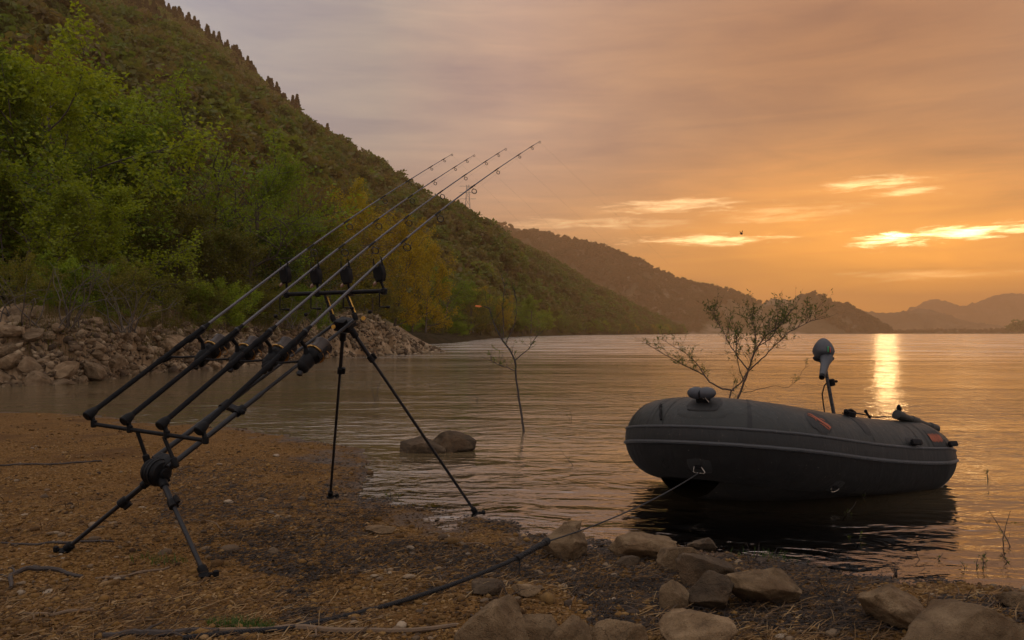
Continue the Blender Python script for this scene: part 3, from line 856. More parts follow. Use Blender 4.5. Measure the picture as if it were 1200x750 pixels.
def bank_rocks():
    protos = [rock_mesh('bank_rock', 900 + i, 3, MAT['bank_rock'], cuts=10, size=(1, .8, .7), rough=.09) for i in range(9)]
    lab = {0: 'pale limestone boulder on the rocky bank at far left', 1: 'tan limestone block along the rocky bank across the cove', 2: 'limestone lump on the rocky outcrop behind the pod'}
    n = 0
    for i in range(299):
        t = i / 298
        u = -30 + 520 * (random.random() ** 1.25)
        v = random.uniform(-.6, 3.4)
        P = bank_surf(np.array([u]), np.array([v]))[0]
        s = random.choice([.12, .17, .22, .28, .40]) * (1.0 if u < 210 else .85)
        if u > 440: s *= .6
        o = link('bank_rock', random.choice(protos)); o.location = (P[0], P[1], P[2] + s * .02)
        o.scale = (s * random.uniform(.8, 1.3), s, s * random.uniform(.6, 1)); o.rotation_euler = (random.uniform(-.4, .4), random.uniform(-.4, .4), random.uniform(0, 6))
        zone = ('at the far left edge', 'left of the dark hollow', 'below the overhanging bushes', 'on the pale outcrop behind the pod')[0 if u < 60 else 1 if u < 180 else 2 if u < 350 else 3]
        lvl = 'at the waterline' if v < .5 else 'half way up the bank' if v < 1.9 else 'high on the bank'
        szw = 'small' if s < .16 else 'middle sized' if s < .27 else 'large'
        tag(o, szw + ' limestone rock ' + lvl + ' ' + zone, 'rock', szw + ' bank rocks ' + lvl + ' ' + zone); n += 1
bank_rocks()

# ------------------------------------------------------------------ pebbles, litter, debris
def scatter_pts(n, pxr, pyr, fn=None):
    px = RNG.uniform(pxr[0], pxr[1], n); t = RNG.uniform(0, 1, n)
    py = pyr[0] + (pyr[1] - pyr[0]) * t ** .8
    z = np.full(n, .05)
    for _ in range(4):
        cy = (375.0 - py) / FPX; rz = cy * _cp + _sp; ry = _cp - cy * _sp
        tt = (z - CAM_H) / rz; x = (px - 600) / FPX * tt; y = ry * tt
        z = ground_z(x, y)
    return x, y, z
def set_tint(me, vals):
    a = me.attributes.new('tint', 'FLOAT', 'POINT'); a.data.foreach_set('value', vals.astype(np.float32))
def pebbles(n=60000):
    x, y, z = scatter_pts(n, (-90, 1290), (470, 830))
    ok = z > -.10; x, y, z = x[ok], y[ok], z[ok]; n = len(x)
    bv, bf = ICO[1]
    bf = np.array(bf)
    s = np.exp(RNG.normal(math.log(.0043), .52, n)); s = np.clip(s, .0018, .020) * (.8 + .07 * y)
    big = RNG.uniform(0, 1, n) < .012; s[big] *= 2.1
    V = np.repeat(bv[None], n, 0) * (1 + RNG.uniform(-.22, .22, (n, len(bv), 1)))
    V = V * np.stack([s * RNG.uniform(.8, 1.25, n), s * RNG.uniform(.75, 1.15, n), s * RNG.uniform(.5, .9, n)], 1)[:, None]
    a = RNG.uniform(0, 6.28, n); ca, sa = np.cos(a)[:, None], np.sin(a)[:, None]
    vx = V[..., 0] * ca - V[..., 1] * sa; vy = V[..., 0] * sa + V[..., 1] * ca
    P = np.stack([vx + x[:, None], vy + y[:, None], V[..., 2] + (z + s * .2)[:, None]], -1).reshape(-1, 3)
    F = (bf[None] + (np.arange(n) * len(bv))[:, None, None]).reshape(-1, 3)
    me = mesh_np('gravel', P, F, [MAT['pebble']], False)
    tint = np.clip(RNG.beta(2.2, 2.2, n), 0, 1); set_tint(me, np.repeat(tint, len(bv)))
    tag(link('gravel', me), 'loose orange brown gravel covering the beach', 'gravel', kind='stuff')
pebbles()
def stones(n=1500):
    x, y, z = scatter_pts(n, (-60, 1260), (486, 830)); ok = (z > -.06) & (fbm(x * 1.3, y * 1.3, 0, 3, 99) > -.15); x, y, z = x[ok], y[ok], z[ok]; n = len(x)
    bv, bf = ICO[2]; rg = RNG
    s = np.clip(np.exp(rg.normal(math.log(.011), .45, n)), .006, .034)
    V = np.repeat(bv[None], n, 0)
    for _ in range(5):
        nn = rg.normal(size=(n, 3)); nn /= np.linalg.norm(nn, axis=1)[:, None]; dd = rg.uniform(.45, .8, n)
        q = np.einsum('nvk,nk->nv', V, nn); V = V - nn[:, None] * (np.maximum(q - dd[:, None], 0) * .95)[..., None]
    V = V * np.stack([s * rg.uniform(.9, 1.6, n), s * rg.uniform(.8, 1.2, n), s * rg.uniform(.45, .8, n)], 1)[:, None]
    a = rg.uniform(0, 6.28, n); ca, sa = np.cos(a)[:, None], np.sin(a)[:, None]
    P = np.stack([V[..., 0] * ca - V[..., 1] * sa + x[:, None], V[..., 0] * sa + V[..., 1] * ca + y[:, None], V[..., 2] + (z + s * .15)[:, None]], -1).reshape(-1, 3)
    me = mesh_np('small_stones', P, (np.array(bf)[None] + (np.arange(n) * len(bv))[:, None, None]).reshape(-1, 3), [MAT['stone']], False)
    set_tint(me, np.repeat(rg.uniform(0, 1, n), len(bv)))
    tag(link('small_stones', me), 'scattered small angular stones among the beach gravel', 'stones', kind='stuff')
stones()

def rubble(n=9000):
    u = RNG.uniform(-40, 525, n); v = RNG.uniform(-.9, 3.6, n) ; P0 = bank_surf(u, v)
    keep = (P0[:, 2] > -.05); u, P0 = u[keep], P0[keep]; n = len(u)
    bv, bf = ICO[1]; s = np.clip(np.exp(RNG.normal(math.log(.055), .5, n)), .025, .16) * np.clip(P0[:, 1] / 22, .8, 1.3)
    V = np.repeat(bv[None], n, 0) * (1 + RNG.uniform(-.3, .3, (n, len(bv), 1)))
    V = V * np.stack([s * RNG.uniform(.8, 1.5, n), s * RNG.uniform(.7, 1.2, n), s * RNG.uniform(.5, .9, n)], 1)[:, None]
    a = RNG.uniform(0, 6.28, n); ca, sa = np.cos(a)[:, None], np.sin(a)[:, None]; t = RNG.normal(0, .4, n)[:, None]
    x = V[..., 0] * ca - V[..., 1] * sa; y = V[..., 0] * sa + V[..., 1] * ca; z = V[..., 2] + t * x
    P = np.stack([x, y, z], -1) + P0[:, None]
    me = mesh_np('rubble', P.reshape(-1, 3), (np.array(bf)[None] + (np.arange(n) * len(bv))[:, None, None]).reshape(-1, 3), [MAT['rubble']], False)
    set_tint(me, np.repeat(RNG.uniform(0, 1, n), len(bv)))
    tag(link('rubble', me), 'broken limestone rubble strewn over the bank across the cove', 'rubble', kind='stuff')
rubble()

def strips(name, label, cat, n, L_, W_, mat, pxr, pyr, cond, tilt=.35, lift=.004, seg=3, curl=.5):
    x, y, z = scatter_pts(n, pxr, pyr)
    keep = cond(x, y, z); x, y, z = x[keep], y[keep], z[keep]; n = len(x)
    L = RNG.uniform(L_[0], L_[1], n); W = RNG.uniform(W_[0], W_[1], n)
    a = RNG.normal(0, .9, n); el = np.abs(RNG.normal(0, tilt, n)); cu = RNG.normal(0, curl, n)
    P = np.zeros((n, (seg + 1) * 2, 3)); px_, py_, pz_ = x - L * .5 * np.cos(a), y - L * .5 * np.sin(a), z + lift * RNG.uniform(.2, 1.4, n)
    for k in range(seg + 1):
        wx, wy = -np.sin(a) * W * .5, np.cos(a) * W * .5
        if k == seg: wx, wy = wx * .3, wy * .3
        P[:, k*2] = np.stack([px_ + wx, py_ + wy, pz_ + W * .35], 1); P[:, k*2+1] = np.stack([px_ - wx, py_ - wy, pz_], 1)
        a = a + cu / seg; px_ = px_ + L / seg * np.cos(a) * np.cos(el); py_ = py_ + L / seg * np.sin(a) * np.cos(el); pz_ = pz_ + L / seg * np.sin(el)
        el = el - RNG.uniform(0, .5, n) * np.maximum(el, .05)
    F = np.concatenate([np.array([[2*k, 2*k+1, 2*k+3, 2*k+2]]) for k in range(seg)], 0)
    F = (F[None] + (np.arange(n) * (seg + 1) * 2)[:, None, None]).reshape(-1, 4)
    me = mesh_np(name, P.reshape(-1, 3), F, [mat], False)
    set_tint(me, np.repeat(RNG.uniform(0, 1, n), (seg + 1) * 2))
    return tag(link(name, me), label, cat, kind='stuff')
strips('straw_litter', 'dry straw and leaf scraps strewn over the beach gravel', 'litter', 24000, (.015, .085), (.0012, .004), MAT['litter'],
       (-60, 1260), (485, 820), lambda x, y, z: (z > .03) & (fbm(x * 1.1, y * 1.1, 0, 3, 77) > -.25))
strips('bark_chips', 'brown bark chips and leaf fragments between the pebbles', 'litter', 4500, (.006, .022), (.004, .010), MAT['litter'],
       (-60, 1260), (485, 820), lambda x, y, z: z > .01, seg=2)
def near_shore(x, y, z): 
    return (z > -.005) & (z < .085) & (x > -2.6) & (fbm(x * 1.9, y * 1.9, 0, 4, 88) > -.08 - .10 * (x > 1.2))
strips('wrack_debris', 'dark wet leaves and rotting wrack lying along the waterline', 'debris', 48000, (.008, .030), (.003, .010), MAT['debris'],
       (180, 1260), (495, 740), near_shore, tilt=.18, lift=.006, curl=1.0)
strips('wrack_twigs', 'tangle of thin dark twigs washed up along the waterline', 'debris', 5000, (.06, .20), (.0015, .0035), MAT['debris'],
       (200, 1260), (495, 740), near_shore, tilt=.15, lift=.010, seg=4, curl=1.3)

def grass_patch(px, py, r, n, label, h=.05):
    c = gpt(px, py); V = []; F = []
    for i in range(n):
        a, d = random.uniform(0, 6.28), r * random.random() ** .6
        x, y = c.x + math.cos(a) * d * 1.7, c.y + math.sin(a) * d * .7; z = gz(x, y)
        lean = random.uniform(0, 6.28); l = h * random.uniform(.5, 1.2); w = .0016
        b = len(V); dx, dy = math.cos(lean), math.sin(lean)
        for k, t in enumerate((0, .55, 1)):
            ww = w * (1 - t * .8); ox = dx * l * .6 * t * t
            V += [(x + ox - dy * ww, y + dy * l * .6 * t * t + dx * ww, z + l * t * (1 - .25 * t)), (x + ox + dy * ww, y + dy * l * .6 * t * t - dx * ww, z + l * t * (1 - .25 * t))]
        F += [[b, b+1, b+3, b+2], [b+2, b+3, b+5, b+4]]
    tag(link('grass', mesh_np('grass', V, F, [MAT['fresh_grass']], False)), label, 'grass', kind='stuff')
grass_patch(283, 735, .07, 420, 'short green grass tuft beside the thick branch at the bottom', .035)
grass_patch(905, 655, .12, 60, 'sparse green sprouts in the shallows in front of the boat', .05)
grass_patch(185, 660, .08, 60, 'thin green sprouts in the gravel under the pod')
grass_patch(500, 590, .10, 60, 'thin green sprouts at the water edge between the pod legs')

def ground_path(pts, n=14, wob=.004, lift=.0):
    P = []
    ps = [gpt(a, b) for a, b in pts]
    for i in range(n + 1):
        t = i / n * (len(ps) - 1); k = min(int(t), len(ps) - 2); q = ps[k].lerp(ps[k+1], t - k)
        q.x += random.uniform(-wob, wob); q.y += random.uniform(-wob, wob)
        q.z = gz(q.x, q.y) + lift; P.append(q)
    return P
TW = [([(12, 690), (14, 676), (30, 668), (60, 668), (98, 678)], .010, 'twig_dark', 'curved dark stick hooked at its left end, by the left edge of the beach'),
      ([(112, 679), (150, 676), (198, 666)], .006, 'twig', 'thin straight stick lying between the two rear pod feet'),
      ([(0, 637), (70, 637), (135, 635)], .006, 'twig_dark', 'long dark stick lying behind the left rear pod foot'),
      ([(0, 546), (60, 545), (120, 541)], .008, 'twig_dark', 'dark stick on the gravel at the left edge above the pod foot'),
      ([(215, 742), (300, 741), (345, 737), (372, 741), (450, 741), (534, 735)], .011, 'twig', 'thick crooked root along the bottom edge of the picture'),
      ([(120, 748), (190, 746), (255, 742)], .012, 'twig_dark', 'thick dark branch end in the bottom left corner'),
      ([(215, 606), (250, 612), (264, 626)], .003, 'twig', 'thin bent twig right of the pod centre joint'),
      ([(270, 592), (310, 600), (345, 612)], .004, 'twig_dark', 'thin twig on the dark mud between the pod legs'),
      ([(520, 640), (560, 636), (575, 643), (583, 655)], .004, 'twig', 'pale curved twig in the mud left of the leftmost boulder'),
      ([(884, 740), (900, 722), (912, 712)], .006, 'twig', 'forked pale stick below the long wedge rock'),
      ([(845, 716), (880, 722), (938, 724)], .005, 'twig', 'grey stick lying in front of the long wedge rock'),
      ([(1003, 655), (1060, 668), (1110, 682)], .004, 'twig_dark', 'thin dark twig trailing into the water at right'),
      ([(860, 700), (930, 735), (975, 748)], .003, 'twig_dark', 'long wiry twig curling through the litter in the lower right'),
      ([(20, 720), (60, 722), (110, 715)], .006, 'twig', 'brown stick in the lower left gravel'),
      ([(640, 683), (672, 700), (668, 715)], .003, 'twig', 'small twig in the gravel between the two rock rows')]
for pts, r, mt, lab in TW:
    P = ground_path(pts, 16, r * .5, r * .7)
    nn = len(P); b = MB().tube(P, [r * (.55 + .5 * math.sin(math.pi * (i + 1.5) / (nn + 2)) * random.uniform(.85, 1.1)) for i in range(nn)], 7)
    for _ in range(2 if r > .005 else 1):
        k = random.randrange(3, nn - 2); d = (P[k+1] - P[k]).normalized(); s = d.cross(Z) * random.choice((-1, 1))
        b.tube([P[k], P[k] + (d + s) * .03 + Z * .01, P[k] + (d * 1.6 + s * 2) * .035 + Z * .006], [r * .5, r * .35, r * .15], 5)
    tag(b.build('stick', MAT[mt]), lab, 'stick')
# ------------------------------------------------------------------ trees
class Tubes:
    """numpy collector of thin branch tubes"""
    def __init__(s): s.V = []; s.F = []; s.n = 0
    def add(s, pts, rad, k=5):
        pts = np.asarray(pts, float); n = len(pts)
        t = np.gradient(pts, axis=0); t /= np.linalg.norm(t, axis=1)[:, None] + 1e-9
        ref = np.array([0, 0, 1.0]) if abs(t[0, 2]) < .9 else np.array([1.0, 0, 0])
        a = np.cross(t, ref); a /= np.linalg.norm(a, axis=1)[:, None] + 1e-9; b = np.cross(t, a)
        th = np.arange(k) * 2 * np.pi / k
        v = pts[:, None] + (a[:, None] * np.cos(th)[None, :, None] + b[:, None] * np.sin(th)[None, :, None]) * np.asarray(rad)[:, None, None]
        i = (np.arange(n - 1)[:, None] * k + np.arange(k)[None]); j = (np.arange(n - 1)[:, None] * k + (np.arange(k)[None] + 1) % k)
        s.F.append((np.stack([i, j, j + k, i + k], -1).reshape(-1, 4)) + s.n); s.V.append(v.reshape(-1, 3)); s.n += n * k
    def mesh(s, name, mat): return mesh_np(name, np.concatenate(s.V), np.concatenate(s.F), [mat])

def leaves_mesh(name, P, size, mat, rg, aspect=.55, droop=0.0):
    n = len(P); s = size * rg.uniform(.6, 1.3, n)
    a = rg.normal(size=(n, 3)); a[:, 2] = a[:, 2] * .6 - droop; a /= np.linalg.norm(a, axis=1)[:, None]
    b = np.cross(a, rg.normal(size=(n, 3))); b /= np.linalg.norm(b, axis=1)[:, None]
    V = np.stack([P, P + a * s[:, None] * .45 + b * s[:, None] * aspect * .5, P + a * s[:, None], P + a * s[:, None] * .45 - b * s[:, None] * aspect * .5], 1).reshape(-1, 3)
    F = np.arange(n * 4).reshape(-1, 4)
    return mesh_np(name, V, F, [mat], False)

def tree_protos(seed, H, W, trunks=1, limbs=9, br=6, tw=6, leaves=40, leaf=.09, base=.12, gnarl=.25, upward=.6, thick=.02, density=1.0, leafmat='leaf_green', low=.1, shape=1.0, bark='bark'):
    """returns (trunk mesh, crown mesh) of a broadleaf tree H high, W wide"""
    rg = np.random.default_rng(seed); T = Tubes(); LP = []
    def path(p0, d, L, n, g, lift):
        pts = [p0]; d = d / np.linalg.norm(d)
        for i in range(n):
            d = d + rg.normal(size=3) * g * .5 + np.array([0, 0, lift]) * .15; d /= np.linalg.norm(d)
            pts.append(pts[-1] + d * L / n)
        return np.array(pts), d
    for tr in range(trunks):
        off = np.array([rg.normal() * W * .06 * (trunks > 1), rg.normal() * W * .06 * (trunks > 1), 0])
        lean = np.array([rg.normal() * .12 * trunks, rg.normal() * .12 * trunks, 1.0])
        tp, _ = path(off, lean, H * .86, 9, gnarl * .35, .5)
        r0 = H * thick / math.sqrt(trunks)
        T.add(tp, np.linspace(r0, r0 * .15, len(tp)), 8)
        for li in range(limbs):
            f = low + (1 - low) * (li + rg.uniform(0, 1)) / limbs; f = min(f, .98)
            k = f * (len(tp) - 1); i0 = int(k); p = tp[i0] + (tp[min(i0 + 1, len(tp) - 1)] - tp[i0]) * (k - i0)
            az = rg.uniform(0, 2 * np.pi); rel = f
            prof = math.sin(math.pi * min(1, (rel * .82 + .18)) ** shape) ** .7
            L = W * .5 * (.45 + .65 * prof) * rg.uniform(.75, 1.1)
            d = np.array([math.cos(az), math.sin(az), upward * rg.uniform(.4, 1.4) + (rel - .5) * .8])
            lp, ld = path(p, d, L, 7, gnarl, upward * .5)
            rl = r0 * (1 - .75 * f) * .5
            T.add(lp, np.linspace(rl, rl * .25, len(lp)), 5)
            for bi in range(br):
                q = rg.uniform(.25, 1.0); k = q * (len(lp) - 1); i1 = min(int(k), len(lp) - 2); pb = lp[i1] + (lp[i1 + 1] - lp[i1]) * (k - i1)
                db = (lp[i1 + 1] - lp[i1]); db /= np.linalg.norm(db); db = db + rg.normal(size=3) * .75 + np.array([0, 0, .15])
                bp, bd = path(pb, db, L * rg.uniform(.3, .55), 5, gnarl, upward * .3)
                T.add(bp, np.linspace(rl * .4, rl * .12, len(bp)), 4)
                for ti in range(tw):
                    q = rg.uniform(.2, 1.0); k = q * (len(bp) - 1); i2 = min(int(k), len(bp) - 2); pt = bp[i2]
                    dt = (bp[i2 + 1] - bp[i2]); dt /= np.linalg.norm(dt); dt = dt + rg.normal(size=3) * .8
                    tpth, _ = path(pt, dt, L * rg.uniform(.14, .28), 3, gnarl, .2)
                    T.add(tpth, np.linspace(rl * .13, rl * .05, len(tpth)), 3)
                    nl = rg.poisson(leaves * density)
                    if nl:
                        w_ = rg.uniform(0, len(tpth) - 1.001, nl); i3 = w_.astype(int)
                        pp = tpth[i3] + (tpth[i3 + 1] - tpth[i3]) * (w_ - i3)[:, None] + rg.normal(size=(nl, 3)) * leaf * .85
                        LP.append(pp)
    P = np.concatenate(LP)
    P = P[P[:, 2] > .05]
    return T.mesh('trunk', MAT[bark]), leaves_mesh('crown', P, leaf, MAT[leafmat], rg)

TREES = {
 'bright': tree_protos(1, 9, 8.5, limbs=20, br=7, tw=7, leaves=20, leaf=.19, low=.08, leafmat='leaf_bright'),
 'green': tree_protos(2, 9, 8, limbs=20, br=7, tw=6, leaves=20, leaf=.19, low=.08, leafmat='leaf_green'),
 'wide': tree_protos(3, 8, 9.5, limbs=15, br=7, tw=6, leaves=15, leaf=.17, low=.18, gnarl=.35, leafmat='leaf_green', thick=.026),
 'sparse': tree_protos(4, 8, 7, trunks=3, limbs=8, br=6, tw=6, leaves=9, leaf=.13, low=.2, gnarl=.3, leafmat='leaf_brown'),
 'olive': tree_protos(5, 6, 6.5, trunks=2, limbs=14, br=6, tw=6, leaves=16, leaf=.15, low=.04, leafmat='leaf_olive'),
 'yellow': tree_protos(6, 10, 9, trunks=2, limbs=16, br=7, tw=6, leaves=16, leaf=.19, low=.03, leafmat='leaf_yellow', gnarl=.2, upward=.8),
 'dark': tree_protos(7, 6, 7, trunks=2, limbs=13, br=6, tw=6, leaves=18, leaf=.17, low=.03, leafmat='leaf_dark'),
 'bush': tree_protos(8, 2.4, 3.4, trunks=4, limbs=6, br=5, tw=5, leaves=22, leaf=.07, low=.03, leafmat='leaf_olive', thick=.012),
 'greenbush': tree_protos(9, 2.6, 3.4, trunks=4, limbs=6, br=5, tw=5, leaves=30, leaf=.08, low=.03, leafmat='leaf_green', thick=.012),
}
def tree(name, kind, px, pyb, D, H, label, cat='tree', group=None, sx=1.0, rot=None, z=None):
    tm, cm = TREES[kind]; h0 = {'bright': 9, 'green': 9, 'wide': 8, 'sparse': 8, 'olive': 6, 'yellow': 10, 'dark': 6, 'bush': 2.4, 'greenbush': 2.6}[kind]
    p = at(px, 390, D)
    zb = zof(pyb, D) if z is None else z
    t = empty(name, (p.x, D, zb)); s = H / h0; t.scale = (s * sx, s * sx, s)
    t.rotation_euler = (0, 0, random.uniform(0, 6.28) if rot is None else rot)
    tag(t, label, cat, group)
    link('trunk', tm, t); link('crown', cm, t)
    return t
# px, base py, D, height, kind, label
def th(D, ytop, ybot): return (ybot - ytop) / FPX * D
TL = [
 ('tree', 'bright', 60, 378, 29, 82, 1.05, 'big bright spring green tree standing highest above the rocky bank at left'),
 ('tree', 'green', -40, 380, 25, 70, 1.0, 'leafy green tree cut off by the left edge of the picture'),
 ('tree', 'green', 150, 380, 31, 165, 1.1, 'dense mid green tree right of the big bright one'),
 ('tree', 'bright', 20, 382, 23, 205, 1.2, 'low spreading fresh green tree in front of the big bright one'),
 ('tree', 'bright', 118, 380, 25, 225, 1.2, 'rounded fresh green tree low on the bank right of the spreading one'),
 ('tree', 'sparse', 200, 380, 40, 150, 1.25, 'thin leaved brownish tree behind, with bare limbs showing'),
 ('tree', 'wide', 240, 380, 41, 150, 1.1, 'wide tree with dark crooked limbs and bright green right side'),
 ('tree', 'sparse', 320, 380, 52, 200, 1.3, 'nearly bare brown budding tree right of the crooked limbed one'),
 ('tree', 'wide', 285, 382, 36, 215, 1.0, 'mid height green tree in front of the wide crooked one'),
 ('tree', 'olive', 205, 382, 30, 255, 1.1, 'olive green tree leaning over the dark hollow of the bank'),
 ('tree', 'olive', 255, 384, 31, 285, 1.15, 'low olive bushy tree overhanging the water edge'),
 ('tree', 'dark', 320, 386, 37, 280, 1.1, 'dark green bushy tree left of the bite alarms'),
 ('tree', 'olive', 365, 384, 42, 270, 1.1, 'brown green bushy tree directly behind the bite alarms'),
 ('tree', 'yellow', 408, 384, 62, 238, .85, 'tall yellow green willow behind the rods'),
 ('tree', 'yellow', 455, 386, 66, 262, .9, 'golden yellow willow right of the front bite alarms'),
 ('tree', 'yellow', 380, 386, 56, 275, .9, 'yellowish willow half hidden behind the rod pod'),
 ('tree', 'yellow', 492, 390, 80, 290, .85, 'last yellow willow where the bank meets the hill'),
 ('tree', 'olive', 432, 388, 56, 320, 1.2, 'low yellowish olive shrub tree above the limestone outcrop'),
 ('tree', 'green', 518, 391, 108, 325, 1.0, 'round green tree on the far side of the little bay'),
 ('tree', 'olive', 552, 391, 135, 345, 1.2, 'small olive tree on the shore behind the thin sapling'),
 ('tree', 'yellow', 588, 391, 185, 352, 1.0, 'small golden tree on the far shore beside the white house'),
 ('tree', 'green', 622, 391, 240, 350, 1.2, 'round green tree right of the white house'),
 ('tree', 'dark', -70, 380, 24, 260, 1.2, 'dark evergreen looking tree just past the left edge'),
 ('tree', 'green', 95, 372, 40, 108, 1.1, 'tall green tree filling the gap behind the bright one'),
 ('tree', 'sparse', 10, 372, 42, 62, 1.2, 'brownish budding tree rising behind at the upper left'),
 ('tree', 'sparse', 385, 380, 75, 225, 1.2, 'leafless looking tree at the foot of the hill behind the alarms'),
 ('shrub', 'bush', 30, 383, 19.5, 320, 1.0, 'leggy shrub growing out of the limestone bank at far left'),
 ('shrub', 'bush', 135, 384, 21.5, 325, 1.0, 'leggy olive shrub with bare stems on top of the bank'),
 ('shrub', 'greenbush', 75, 380, 21, 310, 1.0, 'green shrub between the two leggy ones'),
 ('shrub', 'bush', 188, 386, 24, 330, 1.0, 'olive shrub at the left side of the dark hollow'),
 ('shrub', 'greenbush', 262, 388, 28, 335, 1.1, 'green shrub hanging over the right side of the hollow'),
 ('shrub', 'bush', 315, 388, 32, 345, 1.2, 'brownish shrub above the low rocks left of the pod front leg'),
 ('shrub', 'greenbush', 355, 388, 34, 340, 1.1, 'green shrub behind the front buzz bar'),
 ('shrub', 'bush', 232, 390, 27, 348, 1.0, 'dark little shrub inside the shaded hollow of the bank'),
 ('shrub', 'bush', 448, 392, 92, 372, 1.3, 'olive shrub on the low spit right of the limestone outcrop'),
 ('shrub', 'greenbush', 478, 393, 98, 374, 1.4, 'green shrub on the low spit, second from the outcrop'),
 ('shrub', 'bush', 508, 394, 104, 376, 1.4, 'dry olive shrub near the middle of the low spit'),
 ('shrub', 'greenbush', 536, 394, 112, 378, 1.4, 'green shrub near the tip of the low spit'),
 ('shrub', 'bush', 395, 380, 44, 352, .9, 'dry shrub on top of the limestone outcrop'),
]
for nm, kind, px, yb, D, yt, sx, lab in TL:
    tree(nm, kind, px, yb, D, th(D, yt, yb), lab, 'tree' if nm == 'tree' else 'shrub', sx=sx)
# round crowned trees one can tell apart along the foot of the hill
for i in range(46):
    px = 535 + 265 * (i / 45) ** .9 + random.uniform(-4, 4)
    D0 = float(smooth_interp(np.array([px]), hill1.baseD)[0]) + random.uniform(2, 25)
    P = hill1.surf(np.array([px]), np.array([.03]))[0]
    kind = random.choice(['green', 'green', 'bright', 'olive', 'yellow', 'wide'])
    H = random.uniform(5.5, 9.5)
    tree('tree', kind, px, 391, D0, H, {'green': 'mid green', 'bright': 'light green', 'olive': 'olive brown', 'yellow': 'golden', 'wide': 'spreading green'}[kind] + ' tree at the foot of the wooded hill, ' + ('near the white house' if px < 620 else 'half way to the headland' if px < 710 else 'near the tip of the hill'), group=kind + ' trees ' + ('near the white house' if px < 620 else 'half way to the headland' if px < 710 else 'near the tip of the hill'), sx=1.2, z=max(.1, P[2]) - .3)

# leafless stems and dry reeds on the bank
def reeds(name, label, U0, U1, v0, v1, n, h, mat):
    V = []; F = []
    u = RNG.uniform(U0, U1, n); v = RNG.uniform(v0, v1, n); P = bank_surf(u, v)
    for p in P:
        if p[2] < .05: continue
        l = h * random.uniform(.4, 1.2); a = random.uniform(0, 6.28); le = random.uniform(0, .45); w = .008
        b = len(V); dx, dy = math.cos(a) * le, math.sin(a) * le
        for t in (0, .5, 1):
            V += [(p[0] + dx * l * t * t - w * (1 - t * .8), p[1] + dy * l * t * t, p[2] - .05 + l * t), (p[0] + dx * l * t * t + w * (1 - t * .8), p[1] + dy * l * t * t, p[2] - .05 + l * t)]
        F += [[b, b+1, b+3, b+2], [b+2, b+3, b+5, b+4]]
    tag(link(name, mesh_np(name, V, F, [mat], False)), label, 'grass', kind='stuff')
reeds('dry_grass', 'dry grass and bare stalks on top of the rocky bank', -30, 470, 1.8, 6, 5000, .38, MAT['dry_grass'])
reeds('dry_grass', 'green weeds between the rocks of the bank', -30, 440, 1.4, 5, 4000, .22, MAT['leaf_olive'])
def bare_stems():
    for k, (px, yb, D, n, h, lab) in enumerate([(85, 372, 18.5, 9, 1.6, 'bare branching shrub standing on the limestone bank'), (150, 378, 20, 10, 1.5, 'bare arching shrub with thin pale stems beside the hollow'),
                                              (28, 372, 18, 8, 1.3, 'leafless shrub between rocks at far left'), (375, 372, 33, 8, 1.8, 'tangle of pale bare stems behind the bite alarms'), (340, 378, 31, 7, 1.2, 'low pile of bare driftwood stems on the bank')]):
        T = Tubes(); p = at(px, yb, D); rg = np.random.default_rng(k); LP = []
        for i in range(n):
            q = np.array([p.x + rg.normal() * .25, D + rg.normal() * .2, p.z - .25]); d = np.array([rg.normal() * .55, rg.normal() * .3, 1.0]); pts = [q]
            for j in range(8):
                d = d + rg.normal(size=3) * .2; d /= np.linalg.norm(d); pts.append(pts[-1] + d * h / 7)
            T.add(pts, np.linspace(.018, .004, 9), 5)
            for m_ in range(4):
                j = rg.integers(3, 8); dd = d + rg.normal(size=3) * .7; dd /= np.linalg.norm(dd)
                pp = np.array([pts[j], pts[j] + dd * h * .13, pts[j] + dd * h * .26 + [0, 0, .05]])
                T.add(pp, [.007, .005, .002], 4); LP += [pp[1] + rg.normal(size=3) * .05 for _ in range(5)]
        t = empty('bare_shrub', (0, 0, 0)); tag(t, lab, 'shrub')
        me = T.mesh('stems', MAT['bark']); link('stems', me, t)
        link('buds', leaves_mesh('buds', np.array(LP), .05, MAT['leaf_olive'], rg), t)
        t.location = (0, 0, 0)
bare_stems()

